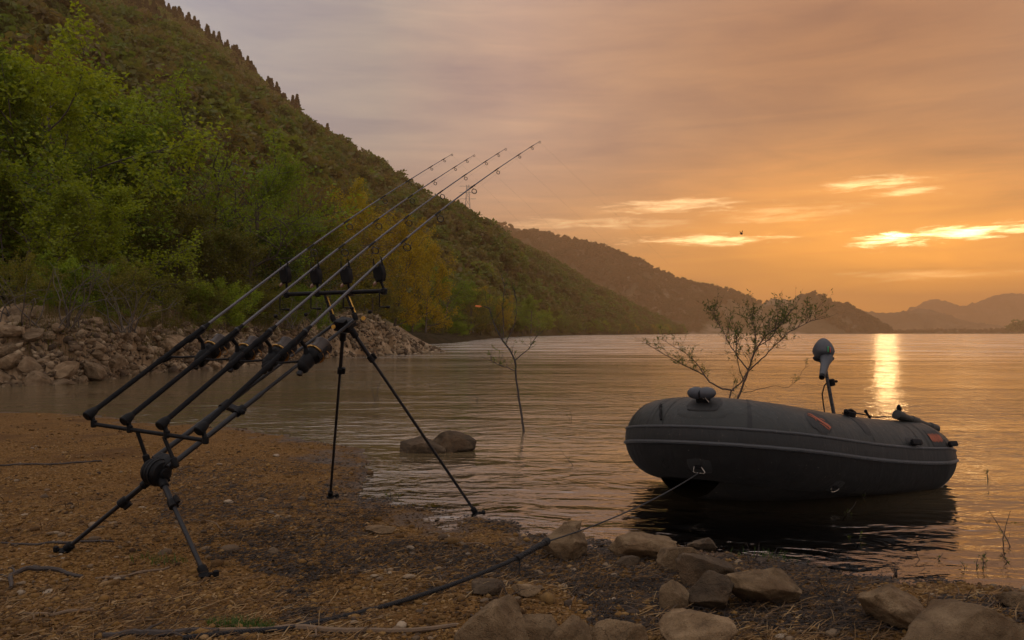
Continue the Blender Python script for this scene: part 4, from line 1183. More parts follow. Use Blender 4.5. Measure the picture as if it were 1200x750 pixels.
# ------------------------------------------------------------------ forest on the hills
def blob_tree(seed, conifer=False, leafmat='hill_leaf', nleaf=420, size=1.15):
    rg = np.random.default_rng(seed)
    if conifer:
        n = nleaf; h = rg.uniform(.05, 1, n) ** .9; r = (1 - h) ** .9 * .155 + .002
        a = rg.uniform(0, 6.28, n); rr = r * rg.uniform(.5, 1, n) ** .5 * (1 + .25 * np.sin(h * 42))
        P = np.stack([np.cos(a) * rr, np.sin(a) * rr, h], 1) * 9
        T = Tubes(); T.add(np.array([[0, 0, -.5], [0, 0, 4], [0, 0, 9.1]]), [.16, .09, .02], 5)
    else:
        C = rg.normal(size=(9, 3)) * [1.25, 1.25, .95] + [0, 0, 3.9]; rad = rg.uniform(1.2, 2.1, 9)
        k = rg.integers(0, 9, nleaf); d = rg.normal(size=(nleaf, 3)); d /= np.linalg.norm(d, axis=1)[:, None]
        P = C[k] + d * (rad[k] * rg.uniform(.55, 1.05, nleaf))[:, None]
        T = Tubes(); T.add(np.array([[0, 0, -1], [.1, 0, 2], [0, .1, 4.5]]), [.22, .16, .06], 5)
        for i in range(6): T.add(np.array([[.05, 0, 2.0 + .2 * i], (C[i] + [0, 0, 2.5]) / 2 + [0, 0, .3], C[i]]), [.09, .06, .02], 4)
    me1 = leaves_mesh('c', P, size, MAT[leafmat], rg, .8)
    tm = T.mesh('t', MAT['bark'])
    # join into one mesh with two materials
    bm = bmesh.new(); bm.from_mesh(me1); nf = len(bm.faces)
    bm.from_mesh(tm)
    bm.faces.ensure_lookup_table()
    for f in bm.faces[nf:]: f.material_index = 1
    me = bpy.data.meshes.new('forest_tree'); bm.to_mesh(me); bm.free()
    me.materials.append(MAT[leafmat]); me.materials.append(MAT['bark'])
    return me

def forest(name, label, P, scales, protos):
    """one stuff object whose points carry instanced trees"""
    me = bpy.data.meshes.new(name); me.vertices.add(len(P)); me.vertices.foreach_set('co', np.asarray(P, np.float32).ravel())
    a = me.attributes.new('size', 'FLOAT', 'POINT'); a.data.foreach_set('value', scales.astype(np.float32))
    o = link(name, me)
    coll = bpy.data.collections.new(name + '_kinds')
    for i, pm in enumerate(protos):
        coll.objects.link(bpy.data.objects.new('forest_tree', pm))
    ng = bpy.data.node_groups.new(name, 'GeometryNodeTree')
    ng.interface.new_socket('Geometry', in_out='INPUT', socket_type='NodeSocketGeometry')
    ng.interface.new_socket('Geometry', in_out='OUTPUT', socket_type='NodeSocketGeometry')
    N = ng.nodes.new; L = ng.links.new
    gi, go = N('NodeGroupInput'), N('NodeGroupOutput')
    m2p = N('GeometryNodeMeshToPoints')
    iop = N('GeometryNodeInstanceOnPoints'); ci = N('GeometryNodeCollectionInfo')
    ci.inputs['Collection'].default_value = coll; ci.inputs['Separate Children'].default_value = True; ci.inputs['Reset Children'].default_value = True
    L(gi.outputs[0], m2p.inputs[0]); L(m2p.outputs[0], iop.inputs['Points']); L(ci.outputs[0], iop.inputs['Instance'])
    iop.inputs['Pick Instance'].default_value = True
    rv = N('FunctionNodeRandomValue'); rv.data_type = 'FLOAT_VECTOR'; rv.inputs[0].default_value = (-.06, -.06, 0); rv.inputs[1].default_value = (.06, .06, 6.28)
    L(rv.outputs[0], iop.inputs['Rotation'])
    na = N('GeometryNodeInputNamedAttribute'); na.data_type = 'FLOAT'; na.inputs[0].default_value = 'size'
    L(na.outputs[0], iop.inputs['Scale'])
    L(iop.outputs[0], go.inputs[0])
    md = o.modifiers.new('trees', 'NODES'); md.node_group = ng
    return tag(o, label, 'forest', kind='stuff')

HT = [blob_tree(40 + i) for i in range(5)]
FT = [blob_tree(60 + i, leafmat='far_leaf', nleaf=90, size=2.4) for i in range(3)]
CT = [blob_tree(80 + i, True, 'conifer', 2600, .30) for i in range(3)]
S = hill1.scatter(12500, .004, 1.06, umin=-160, umax=815)
sc = RNG.uniform(.65, 1.3, len(S)) * np.clip(.8 + S[:, 4], .85, 1.15)
forest('forest', 'spring woodland in green and rust covering the steep near hillside', S[:, :3], sc, HT)
S = hill2.scatter(9000, .0, 1.05, umin=500, umax=1050)
keep = (fbm(S[:, 0] / 130, S[:, 1] / 200, 0, 3, 71) > -.5 + 1.0 * np.clip((S[:, 3] - 780) / 200, 0, .62)); S = S[keep]
forest('far_forest', 'scrubby woodland on the hazy second hill', S[:, :3], RNG.uniform(.8, 1.5, len(S)), FT)
S = hill5.scatter(500, 0, 1.0, umin=1040, umax=1300)
forest('shore_wood', 'low tree belt on the flat far shore', S[:, :3], RNG.uniform(.4, .9, len(S)), FT)

# ridge conifers, each a thing
def conifer(u, v, h, lab, hill=hill1, group='conifers on the ridge of the near hill'):
    P = hill.surf(np.array([float(u)]), np.array([float(v)]))[0]
    o = link('conifer', random.choice(CT)); s = h / 9; o.location = (P[0], P[1], P[2] - .6); o.scale = (s * 1.45, s * 1.45, s); o.rotation_euler = (0, 0, random.uniform(0, 6))
    tag(o, lab, 'conifer', group)
for i in range(170):
    u = 60 + 290 * random.random() ** .85; v = .985 + random.uniform(-.10, .03) * random.random()
    if 60 < u < 75: v = 1.0
    conifer(u, v, random.uniform(9.5, 18.5), 'dark conifer in the serrated belt along the ridge of the near hill')
for i in range(90):   # the darker spur that runs down the slope
    t = random.random(); u = 60 + 170 * t; v = .93 - .22 * t + random.uniform(-.035, .035)
    conifer(u, v, random.uniform(12, 18), 'dark conifer in the belt running down the slope below the ridge', group='conifers on the slope of the near hill')
for u, h, lab in [(347, 22, 'tall lone conifer ending the dark ridge belt'), (383, 19, 'small lone conifer on the ridge below the dark belt'), (450, 25, 'tall pointed conifer beside the left rod tips on the ridge'), (459, 16, 'short conifer right of the pointed one on the ridge')]:
    conifer(u, 1.0, h, lab, group=None)
P = hill2.surf(np.array([1041.0]), np.array([.3]))[0]
for px, D, h, lab in [(1041, 1490, 17, 'small lone conifer at the tip of the far headland')]:
    o = link('conifer', CT[0]); p = at(px, 390, D); o.location = (p.x, D, 0); s = h / 9; o.scale = (s * 1.2, s * 1.2, s); tag(o, lab, 'conifer')
for i, (px, h) in enumerate([(1186, 26), (1194, 30), (1203, 31), (1212, 28), (1222, 30)]):
    o = link('far_tree', HT[i % 5]); p = at(px, 390, 1500); o.location = (p.x, 1500, -1); s = h / 6; o.scale = (s * .75, s * .75, s * .8)
    tag(o, 'dark round tree in the clump at the right edge of the far shore', 'tree', 'trees at the right edge of the far shore')

# ------------------------------------------------------------------ house, pylons far off
def house():
    D = 300; p = at(593, 391, D); z0 = zof(376, 300); t = empty('house', (p.x, D, z0)); tag(t, 'tiny white house on the far shore behind the thin sapling', 'house')
    MB().box((0, 0, 1.3), X, Y, Z, 1.5, 1.2, 1.6).build('wall', MAT['wall_white'], t, False)
    b = MB(); b.add([(-1.7, -1.4, 2.8), (1.7, -1.4, 2.8), (1.7, 1.4, 2.8), (-1.7, 1.4, 2.8), (-1.7, 0, 3.8), (1.7, 0, 3.8)], [[0, 1, 5, 4], [2, 3, 4, 5], [0, 4, 3], [1, 2, 5], [0, 3, 2, 1]])
    b.build('roof', MAT['roof_tile'], t, False)
    for x in (-.7, .7): MB().box((x, -1.215, 1.6), X, Y, Z, .28, .02, .4).build('window', MAT['rubber'], t, False)
house()
def pylon(px, v, h, lab):
    P = hill1.surf(np.array([float(px)]), np.array([v]))[0]; t = empty('pylon', (P[0], P[1], P[2])); tag(t, lab, 'pylon')
    b = MB(); w = h * .07
    for sx in (-1, 1):
        for sy in (-1, 1): b.tube([(sx * w, sy * w, -2), (sx * w * .25, sy * w * .25, h)], [.16, .10], 4)
    for i in range(9):
        a, c = h * i / 9, h * (i + 1) / 9; wa, wc = w * (1 - .75 * i / 9), w * (1 - .75 * (i + 1) / 9)
        for sy in (-1, 1):
            b.tube([(-wa, sy * wa, a), (wc, sy * wc, c)], .06, 3); b.tube([(wa, sy * wa, a), (-wc, sy * wc, c)], .06, 3)
    b.build('mast', MAT['pylon'], t, False)
    b = MB()
    for k in (.78, .88, .98): b.tube([(-h * .13, 0, h * k), (h * .13, 0, h * k)], .11, 4)
    b.build('crossarm', MAT['pylon'], t, False)
pylon(548, .50, 34, 'thin lattice pylon half way up the wooded hillside')
pylon(473, .97, 15, 'lattice pylon on the ridge between the rod tips')
pylon(505, .99, 12, 'small mast on the ridge right of the ridge pylon')

# bird
def bird():
    p = at(869, 274, 40); t = MB()
    t.ball((0, 0, 0), X, Y, Z, .07, .16, .07, 10, 8); t.ball((0, .17, .05), X, Y, Z, .04, .05, .04, 8, 6)
    t.add([(-.02, .05, .03), (-.02, -.08, .03), (-.30, -.06, .20), (-.24, .05, .17)], [[0, 1, 2, 3]]); t.add([(.02, .05, .03), (.02, -.08, .03), (.12, -.08, .30), (.10, .03, .26)], [[0, 1, 2, 3]])
    t.add([(-.03, -.13, 0), (.03, -.13, 0), (.05, -.28, -.01), (-.05, -.28, -.01)], [[0, 1, 2, 3]])
    o = t.build('bird', MAT['bird']); o.location = p; o.scale = (.5, .5, .6); o.rotation_euler = (0, 0, .6); tag(o, 'small dark bird flying before the bright cloud gap', 'bird')
bird()

# ------------------------------------------------------------------ rod pod
def depth_bar(i, a, b): return a + (b - a) * i / 3
RB_PX = [(110, 497, 3.70), (240, 516, 3.44)]          # rear bar ends
FB_PX = [(336, 345, 4.80), (450, 341, 4.50)]          # front bar ends
RB = [at(*q) for q in RB_PX]; FB = [at(*q) for q in FB_PX]
butts = [at(107, 484, 3.70), at(150, 490, 3.615), at(192, 495, 3.53), at(237, 501, 3.44)]
rests = [at(333, 312, 4.80), at(369, 313, 4.70), at(404.5, 312, 4.60), at(443, 309, 4.50)]
tips = [(529, 181), (555, 182), (592, 174.5), (632, 166)]
rear_hub = at(183, 553, 3.56); front_hub = at(403, 381, 4.62)
pod = empty('rod_pod', (rear_hub.x, rear_hub.y, gz(rear_hub.x, rear_hub.y)))
tag(pod, 'black four rod carp pod standing on splayed legs at the water edge', 'rod pod')
PO = Vector(pod.location)
def pb(b, name, mat='pod', parent=None, shift=True):
    """build a part of the pod; vertices are given in world space"""
    b.v = [v - PO for v in b.v]
    return b.build(name, MAT[mat], parent or pod)
axis = (front_hub - rear_hub).normalized(); barv = (RB[1] - RB[0]).normalized(); fbv = (FB[1] - FB[0]).normalized()
upv = axis.cross(barv).normalized()
if upv.z < 0: upv = -upv
side = axis.cross(upv).normalized()
def dirn(a, b): return (b - a).normalized()
# twin main bars, each a fat lower and thinner upper tube
for (a, b_) in ((at(190, 530, 3.66), at(398, 375, 4.70)), (at(207, 540, 3.54), at(413, 377, 4.60))):
    m = a.lerp(b_, .42)
    t = MB().tube([a - (b_ - a).normalized() * .05, a, m], .0125, 12); pb(t, 'main_bar', 'pod_bar')
    t = MB().tube([m, b_, b_ + (b_ - a).normalized() * .03], .0095, 12); pb(t, 'main_bar', 'pod_bar')
# clamp blocks that tie the two bars
A1, A2 = at(190, 530, 3.66), at(398, 375, 4.70); B1, B2 = at(207, 540, 3.54), at(413, 377, 4.60)
for f in (.30,):
    c1, c2 = A1.lerp(A2, f), B1.lerp(B2, f); sd = dirn(c1, c2); c = (c1 + c2) / 2; u2 = axis.cross(sd).normalized()
    t = MB(); h_ = (c2 - c1).length / 2
    t.box(c, axis, u2, sd, .016, .015, h_ + .004)
    for q in (c1, c2): t.tube([q - axis * .026, q + axis * .026], .0205, 14)
    o = pb(t, 'clamp')
    kn = MB().lathe(c2 + sd * .018, sd, [(0, .006), (.004, .012), (.018, .013), (.024, .009)], 12); pb(kn, 'clamp_knob', 'rubber')
# rear hub: ribbed casting
t = MB(); hb = rear_hub
ua = axis; us = side; uu = upv
t.lathe(hb - us * .048, us, [(0, .038), (.006, .050), (.018, .057), (.024, .053), (.030, .060), (.062, .060), (.068, .053), (.074, .057), (.090, .050), (.096, .038)], 18)
t.box(hb + ua * .045 + uu * .012, ua, uu, us, .045, .026, .052, .9)
t.box(hb - uu * .040, us, ua, uu, .040, .028, .020, .8)
pb(t, 'rear_hub')
for s_ in (-1, 1):
    k = MB().lathe(hb + us * .048 * s_, us * s_, [(0, .016), (.004, .026), (.018, .026), (.022, .018)], 12); pb(k, 'hub_cap', 'rubber')
k = MB()
for q in (-1, 0, 1): k.ring(hb + us * .018 * q, us, .0605, .0022, 20, 5)
pb(k, 'hub_rib', 'pod_bar')
# front hub
t = MB(); hf = front_hub
t.box(hf + axis * .01, axis, upv, side, .05, .026, .052, .9); t.lathe(hf - side * .05 - upv * .018, side, [(0, .018), (.01, .028), (.09, .028), (.10, .018)], 14)
t.box(hf + upv * .03 - axis * .02, side, axis, upv, .036, .022, .012)
pb(t, 'front_hub')
t = MB()
for (x, y) in ((426, 373), (391, 383)): t.lathe(at(x, y, 4.55), -Y, [(0, .010), (.003, .013), (.012, .012)], 10)
pb(t, 'hub_bolt', 'gold')
# legs
def leg(px0, px1, D0, D1, ground_foot=True, split=.4, r0=.013, r1=.010, label=None):
    a = at(px0[0], px0[1], D0); b = gpt(*px1) if D1 is None else at(px1[0], px1[1], D1)
    if D1 is None: b = b + Z * .012
    d = dirn(a, b); m = a.lerp(b, split)
    t = MB().tube([a, m + d * .02], r0, 12); lg = pb(t, 'leg', 'pod_bar')
    t = MB().tube([m, b - d * .01], r1, 12); pb(t, 'inner_tube', 'pod_bar', lg)
    s = d.cross(Y).normalized(); w = d.cross(s)
    t = MB().lathe(m - d * .018, d, [(0, r0 * 1.05), (.004, r0 * 1.55), (.04, r0 * 1.6), (.046, r1 * 1.2)], 14)
    t.box(m + s * r0 * 1.9, s, w, d, .010, .008, .020); pb(t, 'collar', 'pod', lg)
    t = MB().lathe(a - d * .012, d, [(0, .012), (.004, .020), (.05, .019), (.055, r0 * 1.05)], 14); pb(t, 'leg_socket', 'pod', lg)
    t = MB(); t.lathe(b - d * .045, d, [(0, r1), (.006, r1 * 1.9), (.035, r1 * 2.0), (.045, r1 * 1.3), (.058, .004)], 12)
    hs = Vector((d.x, d.y, 0)); hs = hs.normalized() if hs.length > .05 else X
    t.lathe(Vector((b.x, b.y, b.z - .004)) - Z * .004, Z, [(0, .022), (.006, .026), (.012, .020), (.02, .012)], 14)
    e = b + X * (.045 if d.x > -.3 else -.04) ; t.tube([b + Z * .004, e + Z * .004], .006, 8); t.lathe(e, Z, [(-.008, .007), (-.004, .012), (.014, .012), (.018, .008)], 10)
    pb(t, 'foot', 'rubber', lg)
    return a, b
leg((175, 563), (76, 648), 3.58, None, split=.30)
leg((190, 563), (240, 677), 3.53, None, split=.26)
fa, fb_ = leg((402, 392), (387, 584), 4.66, None, split=.2, r0=.011, r1=.0085)
leg((413, 388), (558, 604), 4.58, None, split=.14, r0=.012, r1=.009)
# buzz bars with uprights
t = MB().tube([RB[0], RB[1]], .0095, 12); pb(t, 'buzz_bar')
t = MB().tube([FB[0], FB[1]], .0125, 12); pb(t, 'buzz_bar')
for (p0, p1, D0, D1) in (((173, 541), (161, 506), 3.60, 3.59), ((206, 545), (192, 512), 3.50, 3.53)):
    t = MB().tube([at(*p0, D0), at(*p1, D1)], .0085, 10); t.lathe(at(*p0, D0), dirn(at(*p0, D0), at(*p1, D1)), [(-.01, .012), (0, .016), (.03, .015), (.035, .009)], 12); pb(t, 'upright')
for (p0, p1, D0, D1) in (((391, 375), (380, 344), 4.66, 4.68), ((417, 373), (405, 343), 4.58, 4.62)):
    a, b = at(*p0, D0), at(*p1, D1); t = MB().tube([a, b], .0085, 10); t.lathe(a, dirn(a, b), [(-.01, .012), (0, .016), (.03, .015), (.035, .009)], 12); up_ = pb(t, 'upright')
    t = MB().tube([a + X * .011 - Y * .002, b + X * .011 - Y * .002 - (b - a) * .12], .0042, 6); pb(t, 'gold_rod', 'gold', up_)
# rear rod rests: cup on stub holding each butt
for i in range(4):
    q = RB[0].lerp(RB[1], (i + .02) / 3.0 if i else .0); rd = dirn(butts[i], rests[i]); bt = butts[i]
    t = MB().tube([q + barv * 0, q.lerp(bt, .5) , bt - upv * .016], [.012, .010, .009], 10)
    t.lathe(q - Z * .015, Z, [(0, .010), (.004, .014), (.03, .014), (.034, .009)], 12)
    r_ = pb(t, 'rear_rest')
    t = MB().lathe(bt - rd * .030, rd, [(0, .020), (.004, .0235), (.030, .0225), (.052, .017), (.056, .0145)], 18); pb(t, 'rest_cup', 'rubber', r_)
# bite alarms on the front bar
for i in range(4):
    q = FB[0].lerp(FB[1], i / 3.0); rd = dirn(butts[i], rests[i]); r0 = rests[i]
    fwd = Vector((rd.x, rd.y, 0)).normalized(); sd = Z.cross(fwd).normalized()
    upa = (Z * .95 - fwd * .02 + sd * .18).normalized(); sd = upa.cross(fwd).normalized(); fw = sd.cross(upa)
    c = r0 - upa * .052
    t = MB(); vs = []; outl = [(-.034, .026), (-.022, .050), (-.012, .036), (0, .030), (.012, .036), (.022, .050), (.034, .026), (.034, -.020), (.020, -.052), (-.020, -.052), (-.034, -.020)]
    for yy, k in ((-.019, .88), (-.014, 1), (.014, 1), (.019, .88)): vs += [c + fw * yy + sd * (x * k) + upa * (z * k) for x, z in outl]
    n = len(outl); fs = [[j*n+k, j*n+(k+1) % n, (j+1)*n+(k+1) % n, (j+1)*n+k] for j in range(3) for k in range(n)] + [list(range(n))[::-1], [3*n+k for k in range(n)]]
    t.add(vs, fs); al = pb(t, 'bite_alarm', 'alarm')
    t = MB()
    for s_ in (-1, 1): t.tube([c + sd * .027 * s_ + upa * .030, c + sd * .029 * s_ + upa * .060, c + sd * .026 * s_ + upa * .088], [.0055, .005, .0028], 8)
    pb(t, 'snag_ear', 'rubber', al)
    t = MB().lathe(c + sd * .030 - upa * .046 - fw * .004, (sd * .5 - upa * .6 - fw * .3).normalized(), [(0, .006), (.008, .010), (.020, .008), (.026, .003)], 10); pb(t, 'alarm_lens', 'alarm_lens', al)
    t = MB().tube([c - upa * .050, q + Z * .010], .0075, 10); t.lathe(q - Z * .022, Z, [(0, .008), (.006, .019), (.032, .020), (.040, .010)], 14)
    if i in (0, 3): t.lathe(q - fbv * .012, fbv, [(-.002, .012), (.004, .019), (.020, .019), (.028, .012)], 14)
    pb(t, 'alarm_post', 'pod', al)
    # L shaped swinger arm under the bar
    t = MB(); h0 = q - Y * .02 - sd * .0 ; x0 = (-.035 if i < 3 else -.022)
    p0 = h0 + X * x0 - Z * .005; p1 = p0 - Z * .085; p2 = p1 + X * .040 - Z * .002
    t.tube([p0 + X * .02, p0, p0.lerp(p1, .5), p1, p1.lerp(p2, .4), p2], .0042, 8)
    t.lathe(p2, X, [(-.004, .004), (0, .0075), (.016, .008), (.020, .004)], 10); pb(t, 'swinger_arm', 'pod', al)

# ------------------------------------------------------------------ rods
def sag(a, b, n, s): return [a.lerp(b, i / n) - Z * (s * 4 * (i / n) * (1 - i / n)) for i in range(n + 1)]
def pix(p):
    v = p - Vector((0, 0, CAM_H)); yc = v.y * _cp + v.z * _sp; zc = -v.y * _sp + v.z * _cp
    return (600 + v.x / yc * FPX, 375 - zc / yc * FPX)
LENG = 3.62
SEAT = .54
def tip_point(b, px, py):
    lo, hi = 4.5, 9.0
    for _ in range(40):
        m_ = (lo + hi) / 2
        if (at(px, py, m_) - b).length < LENG: lo = m_
        else: hi = m_
    return at(px, py, lo)
GUIDES = [.478, .590, .715, .812, .905, .963]
GR = [.026, .024, .019, .013, .010, .009]
RLAB = ['first carp rod, farthest left with its reel knob sticking out free', 'second carp rod from the left, between the farthest and the third', 'third carp rod from the left, resting over the inner front upright', 'nearest carp rod, rightmost, with the longest reaching tip']
def make_reel(parent, o0, d, up, sd, P, K=1.28):
    """spinning reel hanging under the rod at o0. d: towards tip, up: away from reel side, sd: handle side"""
    dn = -up
    def B(b, name, mat, par): 
        b.v = [o0 + (v - o0) * K - P for v in b.v]; return b.build(name, MAT[mat], par)
    t = MB()
    t.box(o0 + dn * .012, d, sd, up, .045, .007, .004)                                   # foot plate
    t.tube([o0 + dn * .018 + d * .004, o0 + dn * .050 + d * .012, o0 + dn * .082 - d * .004], [.0085, .0075, .011], 10)
    c = o0 + dn * .104 - d * .010
    t.ball(c, d, sd, up, .052, .024, .032, 14, 10)
    t.ball(c - d * .028 + dn * .004, d, sd, up, .026, .021, .030, 12, 8)
    t.lathe(c + d * .012, d, [(0, .022), (.014, .034), (.026, .037), (.036, .036), (.040, .024)], 20)     # rotor cup
    for s_ in (-1, 1): t.box(c + d * .060 + sd * .038 * s_, d, up, sd, .034, .011, .005)
    body = B(t, 'reel', 'pod', parent)
    t = MB().lathe(c + d * .050, d, [(0, .036), (.004, .043), (.010, .043), (.014, .036), (.046, .037), (.052, .041), (.060, .042), (.066, .037), (.076, .022), (.080, .006)], 24)
    B(t, 'spool', 'spool', body)
    t = MB().lathe(c + d * .050, d, [(-.0025, .0425), (.0, .0445), (.0025, .0425)], 28); B(t, 'spool_lip', 'brass', body)
    t = MB(); pts = []
    for k in range(15):
        a = math.pi * k / 14; pts.append(c + d * (.070 + .022 * math.sin(a)) + sd * (.048 * math.cos(a)) + dn * (.052 * math.sin(a)))
    t.tube(pts, .0017, 6); B(t, 'bail_wire', 'brass', body)
    t = MB(); hs = c - sd * .020; e = c - sd * .150 - dn * .020 - d * .040
    t.lathe(hs, -sd, [(0, .012), (.010, .010), (.016, .006)], 10)
    t.tube([hs - sd * .012, hs - sd * .045 + dn * .004, hs.lerp(e, .7) + dn * .004, e], [.0055, .0045, .004, .0045], 8); B(t, 'crank', 'pod', body)
    t = MB().lathe(e, (-sd * .5 - d * .85).normalized(), [(-.004, .006), (.002, .0105), (.024, .0115), (.036, .009), (.040, .004)], 12); B(t, 'crank_knob', 'rubber', body)
    t = MB().lathe(c - d * .052 + dn * .010, (-d * .6 + dn * .4).normalized(), [(0, .010), (.006, .013), (.016, .012), (.020, .006)], 12); B(t, 'drag_knob', 'steel' if False else 'pod_bar', body)
    t = MB().box(c + dn * .030 - d * .020, d, sd, up, .012, .003, .0035); B(t, 'reel_badge', 'chrome', body)
for i in range(4):
    b0, r0 = butts[i], rests[i]; tp = tip_point(b0, *tips[i])
    rod = empty('fishing_rod', b0); tag(rod, RLAB[i], 'fishing rod', 'carp rods lying on the pod'); P = Vector(rod.location)
    # quadratic path through butt, rest, tip
    L1 = (r0 - b0).length; f1 = L1 / LENG
    def rp(s):
        # straight to the rest then easing to the tip
        d0 = (r0 - b0) / L1
        st = b0 + d0 * (s * LENG)
        dev = tp - (b0 + d0 * LENG)
        k = max(0, (s - f1) / (1 - f1))
        return st + dev * (k ** 1.7)
    def B(b, name, mat, par=None):
        b.v = [v - P for v in b.v]; return b.build(name, MAT[mat], par or rod)
    d = dirn(b0, rp(.3)); sd0 = d.cross(Z).normalized(); up = sd0.cross(d).normalized()
    ss = [i_ / 30 for i_ in range(31)]
    B(MB().tube([rp(s) for s in ss if s >= .19], [.0078 * (1 - s) ** .8 + .0016 for s in ss if s >= .19], 10), 'blank', 'blank')
    B(MB().lathe(b0, d, [(-.012, .012), (-.008, .0165), (.02, .0165), (.03, .0125), (.38, .0118), (.42, .0125), (.43, .0150), (.45, .0150), (.46, .0122), (.55, .0125)], 16), 'butt_grip', 'grip')
    B(MB().lathe(b0 + d * SEAT, d, [(0, .0125), (.003, .0145), (.06, .0150), (.075, .0135), (.085, .0155), (.12, .0155), (.125, .0130), (.20, .0128), (.205, .0150), (.225, .0150), (.23, .0115), (.258, .0085)], 16), 'reel_seat', 'grip')
    B(MB().lathe(b0 + d * (SEAT + .205), d, [(0, .0152), (.002, .0156), (.010, .0156), (.012, .0150)], 16), 'seat_ring', 'pod_bar')
    make_reel(rod, b0 + d * (SEAT + .155), d, up, -sd0 if sd0.x < 0 else sd0, P)
    gpos = []
    for s, gr in zip(GUIDES, GR):
        p = rp(s); dd = dirn(rp(s - .01), rp(s + .01)); dn = -(sd0.cross(dd)).normalized()
        c = p + dn * (gr * 1.0 + .018 * gr / .026 + .004) + dd * .012; t = MB().ring(c, dd * .8 + sd0 * -.25, gr * .86, gr * .10 + .001, 22, 6)
        t.tube([p - dd * .03, p + dn * .004, c - dn * gr * .86], [.0012, .0018, .0014], 5); t.tube([p + dd * .03, p + dn * .004, c - dn * gr * .86], [.0012, .0018, .0014], 5)
        B(t, 'line_guide', 'chrome'); gpos.append(c)
        t = MB().tube([p - dd * .035, p + dd * .035], [.0078 * (1 - s) ** .8 + .0026] * 2, 8); B(t, 'whipping', 'pod')
    e = rp(1.0); dd = dirn(rp(.98), rp(1.0)); t = MB().ring(e + dd * .006 - up * .006, dd * .5 + sd0 * -.6, .008, .0016, 16, 6); t.tube([e - dd * .02, e + dd * .004], .0022, 8); B(t, 'tip_ring', 'chrome'); gpos.append(e + dd * .006 - up * .006)
    spool = b0 + d * (SEAT + .155 + .09) - up * .07
    w_end = Vector((tp.x + 9 + i * 2.5, tp.y + 34 + i * 3, -.05))
    B(MB().tube([spool] + gpos + sag(gpos[-1], w_end, 14, .35)[1:], .00028, 3, caps=False), 'fishing_line', 'rope_thin')
# bobbins on their cords
for k, (px, py, i, lab) in enumerate([(323, 371, 0, 'small dark bobbin hanging beneath the first rod'), (358.5, 369, 1, 'small dark bobbin hanging beneath the second rod'), (433.5, 366, 3, 'small dark bobbin hanging by the front hub, beneath the nearest rod')]):
    q = FB[0].lerp(FB[1], i / 3.0); p = at(px, py, q.y - .06)
    bobb = empty('bobbin', p); tag(bobb, lab, 'bobbin', 'bobbins under the rods')
    MB().lathe((-.010, 0, 0), Vector((1, 0, .2)), [(0, .006), (.004, .011), (.016, .011), (.022, .006)], 12).build('bobbin_body', MAT['alarm'], bobb)
    MB().tube([(0, 0, .008), ((q + Vector((-.02 if i < 3 else 0, -.02, -.085))) - p) * .5 + Vector((0, 0, -.006)), (q + Vector((-.02 if i < 3 else 0, -.02, -.085))) - p], .0009, 4).build('cord', MAT['rope_thin'], bobb)
# ------------------------------------------------------------------ inflatable boat
BYAW, BPITCH, BROLL = R(180 + 30), R(-3.2), R(6)
BORG = Vector((2.90, 6.40, .12))      # stern end of the centre line, tube axis height
boat = empty('inflatable_boat', BORG)
boat.rotation_euler = Euler((BROLL, BPITCH, BYAW), 'XYZ')
BM = Matrix.Translation(BORG) @ Euler((BROLL, BPITCH, BYAW), 'XYZ').to_matrix().to_4x4()
tag(boat, 'dark grey inflatable boat moored bow first beside the rocks', 'boat')
BL, HB, TR = 2.27, .50, .270           # length, half beam of tube axis, tube radius
def bsheer(x): return .21 * max(0, (x - .3) / (BL - .3)) ** 1.7
def cpath():
    """tube axis from the near stern end round the bow to the far stern end (local)"""
    pts = []
    xs0 = BL - TR - HB * 1.28
    for i in range(23): pts.append(Vector((xs0 * i / 22, HB, 0)))
    for i in range(1, 40):
        a = math.pi / 2 - math.pi * i / 40
        c, s = math.cos(a), math.sin(a)
        ex = .80
        pts.append(Vector((xs0 + HB * 1.28 * abs(c) ** ex, HB * math.copysign(abs(s) ** ex, s), 0)))
    for i in range(23): pts.append(Vector((xs0 * (1 - i / 22), -HB, 0)))
    return [Vector((p.x, p.y, bsheer(p.x))) for p in pts]
CP = cpath(); NC = len(CP)
CUM = [0.0]
for a_, b_ in zip(CP[:-1], CP[1:]): CUM.append(CUM[-1] + (b_ - a_).length)
TL_ = CUM[-1]
def frame(s):
    s = min(max(s, 0), TL_)
    k = next((j for j in range(NC - 1) if CUM[j + 1] >= s), NC - 2); f = (s - CUM[k]) / (CUM[k + 1] - CUM[k])
    p = CP[k].lerp(CP[k + 1], f)
    k0, k1 = max(k - 1, 0), min(k + 2, NC - 1)
    t = (CP[k1] - CP[k0]).normalized(); out = t.cross(Z).normalized() * -1
    if out.y * (1 if p.y >= 0 else -1) < 0 and abs(p.y) > .05: out = -out
    if abs(p.y) <= .05 and out.x < 0: out = -out
    up = Vector((0, 0, 1)); up = (up - t * up.dot(t)).normalized()
    return p, t, out, up
def trad(s):
    e = min(s, TL_ - s)
    return TR * (.64 + .36 * min(1, e / .24) ** .7) if e < .24 else TR
def tp_(s, ang, extra=0.0):
    p, t, out, up = frame(s); r = trad(s) + extra
    return p + (out * math.cos(ang) + up * math.sin(ang)) * r
def sweep(s0, s1, a0, a1, ns, na, extra, thick=None, closed=False):
    b = MB(); vs = []; fs = []
    for i in range(ns + 1):
        s = s0 + (s1 - s0) * i / ns
        for k in range(na + (0 if closed else 1)):
            a = a0 + (a1 - a0) * k / na; vs.append(tp_(s, a, extra))
    w = na if closed else na + 1
    for i in range(ns):
        for k in range(na):
            k2 = (k + 1) % w if closed else k + 1
            fs.append([i*w+k, i*w+k2, (i+1)*w+k2, (i+1)*w+k])
    b.add(vs, fs); return b
tube = sweep(0, TL_, 0, 2 * math.pi, 150, 40, 0, closed=True)
